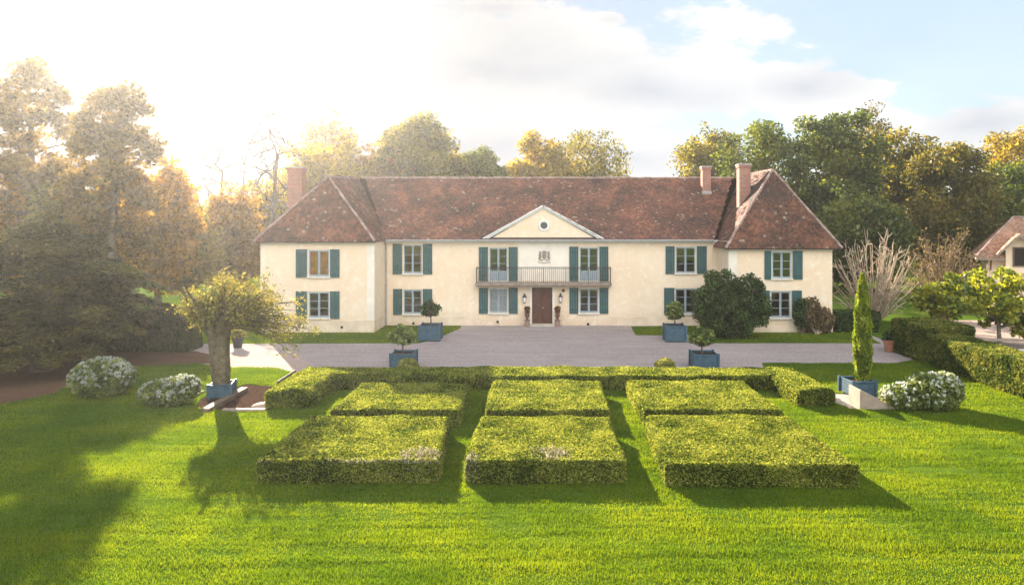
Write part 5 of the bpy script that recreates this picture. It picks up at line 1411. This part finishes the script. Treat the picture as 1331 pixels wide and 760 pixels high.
# ------------------------------------------------------------------ lawn grass, blade by blade
def lawn_z(x, y):
    q_ = np.column_stack([x * 0.8, y * 2.4, np.zeros(len(x))])
    return 0.035 + 0.016 * pnoise(q_, 1.3) + 0.014 * pnoise(q_ + 7, 3.1)
def lawn():
    rg = np.random.default_rng(301)
    V = []
    excl = [b_[0] for b_ in blocks] + [rect(-10.0, 10.4, 27.75, 29.45), [(-9.95, 25.0), (-8.35, 25.0), (-8.45, 28.0), (-10.0, 28.0)], [(9.15, 25.2), (10.4, 25.2), (10.4, 28.0), (8.95, 28.0)],
            GRAVEL, PATH, MULCH, TERRACE, rect(18, 20.4, 20, 36.3),
            [G(287, 534), G(352, 534), G(360, 503), G(318, 500), G(262, 518), G(254, 530)], [G(1084, 512), G(1150, 512), G(1150, 533), G(1106, 533), G(1084, 521)]]
    def blades(x, y, ln, wd, flat=False):
        n = len(x); p = np.column_stack([x, y, np.zeros(n) if flat else lawn_z(x, y)])
        az = rg.uniform(0, 2 * math.pi, n); lean = rg.uniform(0.05, 0.75, n)
        d_ = np.column_stack([np.cos(az) * lean, np.sin(az) * lean, np.ones(n)]); d_ = unit(d_)
        fa = rg.uniform(0, 2 * math.pi, n); sd = np.column_stack([np.cos(fa), np.sin(fa), np.zeros(n)])
        tip = p + d_ * ln[:, None]
        return np.stack([p - sd * wd[:, None] / 2, p + sd * wd[:, None] / 2, tip], axis=1)
    gx, gy = np.meshgrid(np.arange(-33, 24.1, 0.16), np.arange(9.5, 34, 0.10))
    sx_, sy_ = gx.shape[1], gx.shape[0]
    ok = np.ones(gx.size, bool)
    for e in excl[9:]: ok &= ~in_poly(gx.ravel(), gy.ravel(), e)
    vz = np.where(ok, lawn_z(gx.ravel(), gy.ravel()), -0.05)
    ok = ok.reshape(gx.shape)
    mb = MB(); mb.v = [tuple(p) for p in np.column_stack([gx.ravel(), gy.ravel(), vz])]
    cell = ok[:-1, :-1] | ok[1:, :-1] | ok[:-1, 1:] | ok[1:, 1:]
    mb.f = [(j * sx_ + i, j * sx_ + i + 1, (j + 1) * sx_ + i + 1, (j + 1) * sx_ + i) for j, i in zip(*np.nonzero(cell))]; mb.m = [0] * len(mb.f)
    structure(mb.build('lawn', M['ground'], smooth=True, fix=False))
    for y0 in np.arange(10.5, 38, 0.5):
        x0, x1 = max(-32, -708 / F * y0 - 2.0), min(24.0 if y0 < 20 else 18.2, 623 / F * y0 + 5.0)
        dens = 1900 * min(1, (14.5 / y0)) ** 1.25
        n = int((x1 - x0) * 0.5 * dens)
        x = rg.uniform(x0, x1, n); y = rg.uniform(y0, y0 + 0.5, n)
        k = np.ones(n, bool)
        for e in excl: k &= ~in_poly(x, y, e)
        x, y = x[k], y[k]; n = len(x)
        q_ = np.column_stack([x * 0.7, y * 2.2, np.zeros(n)])
        str_ = pnoise(q_, 2.4) * 0.6 + pnoise(q_, 6.5) * 0.5
        k = rg.random(n) < np.clip(0.95 + 0.5 * str_, 0.25, 1); x, y, str_ = x[k], y[k], str_[k]; n = len(x)
        ln = np.clip(0.056 * (1 + 0.55 * str_) * rg.uniform(0.65, 1.3, n), 0.02, 0.13)
        wd = rg.uniform(0.010, 0.019, n) * (y / 14.5) ** 0.6
        V.append(blades(x, y, ln, wd))
    for poly in (STRIP_L, STRIP_R):
        A = np.array(poly); x0, x1, y0, y1 = A[:, 0].min(), A[:, 0].max(), A[:, 1].min(), A[:, 1].max()
        n = int((x1 - x0) * (y1 - y0) * 420); x = rg.uniform(x0, x1, n); y = rg.uniform(y0, y1, n)
        k = in_poly(x, y, poly); x, y = x[k], y[k]; n = len(x)
        V.append(blades(x, y, rg.uniform(0.04, 0.09, n), rg.uniform(0.018, 0.032, n), True))
    V = np.concatenate(V).reshape(-1, 3)
    o = np_mesh('grass', V, 3, [M['grass']])
    tag(o, 'short bright green mown lawn grass', 'grass', kind='stuff')
lawn()

# ------------------------------------------------------------------ haze
def haze():
    m, nt, out = new_mat('morning_haze')
    pv = nt('ShaderNodeVolumePrincipled', ins={'Color': (0.97, 0.95, 0.95), 'Density': 0.00045, 'Anisotropy': 0.74})
    nt.l.new(pv.outputs[0], out.inputs['Volume'])
    b_ = MB(); b_.box(-234, 234, -164, 127, -1.0, 27.0)
    o = b_.build('haze', m)
    tag(o, 'thin warm haze hanging in the low sunlight', 'haze', kind='stuff')
haze()
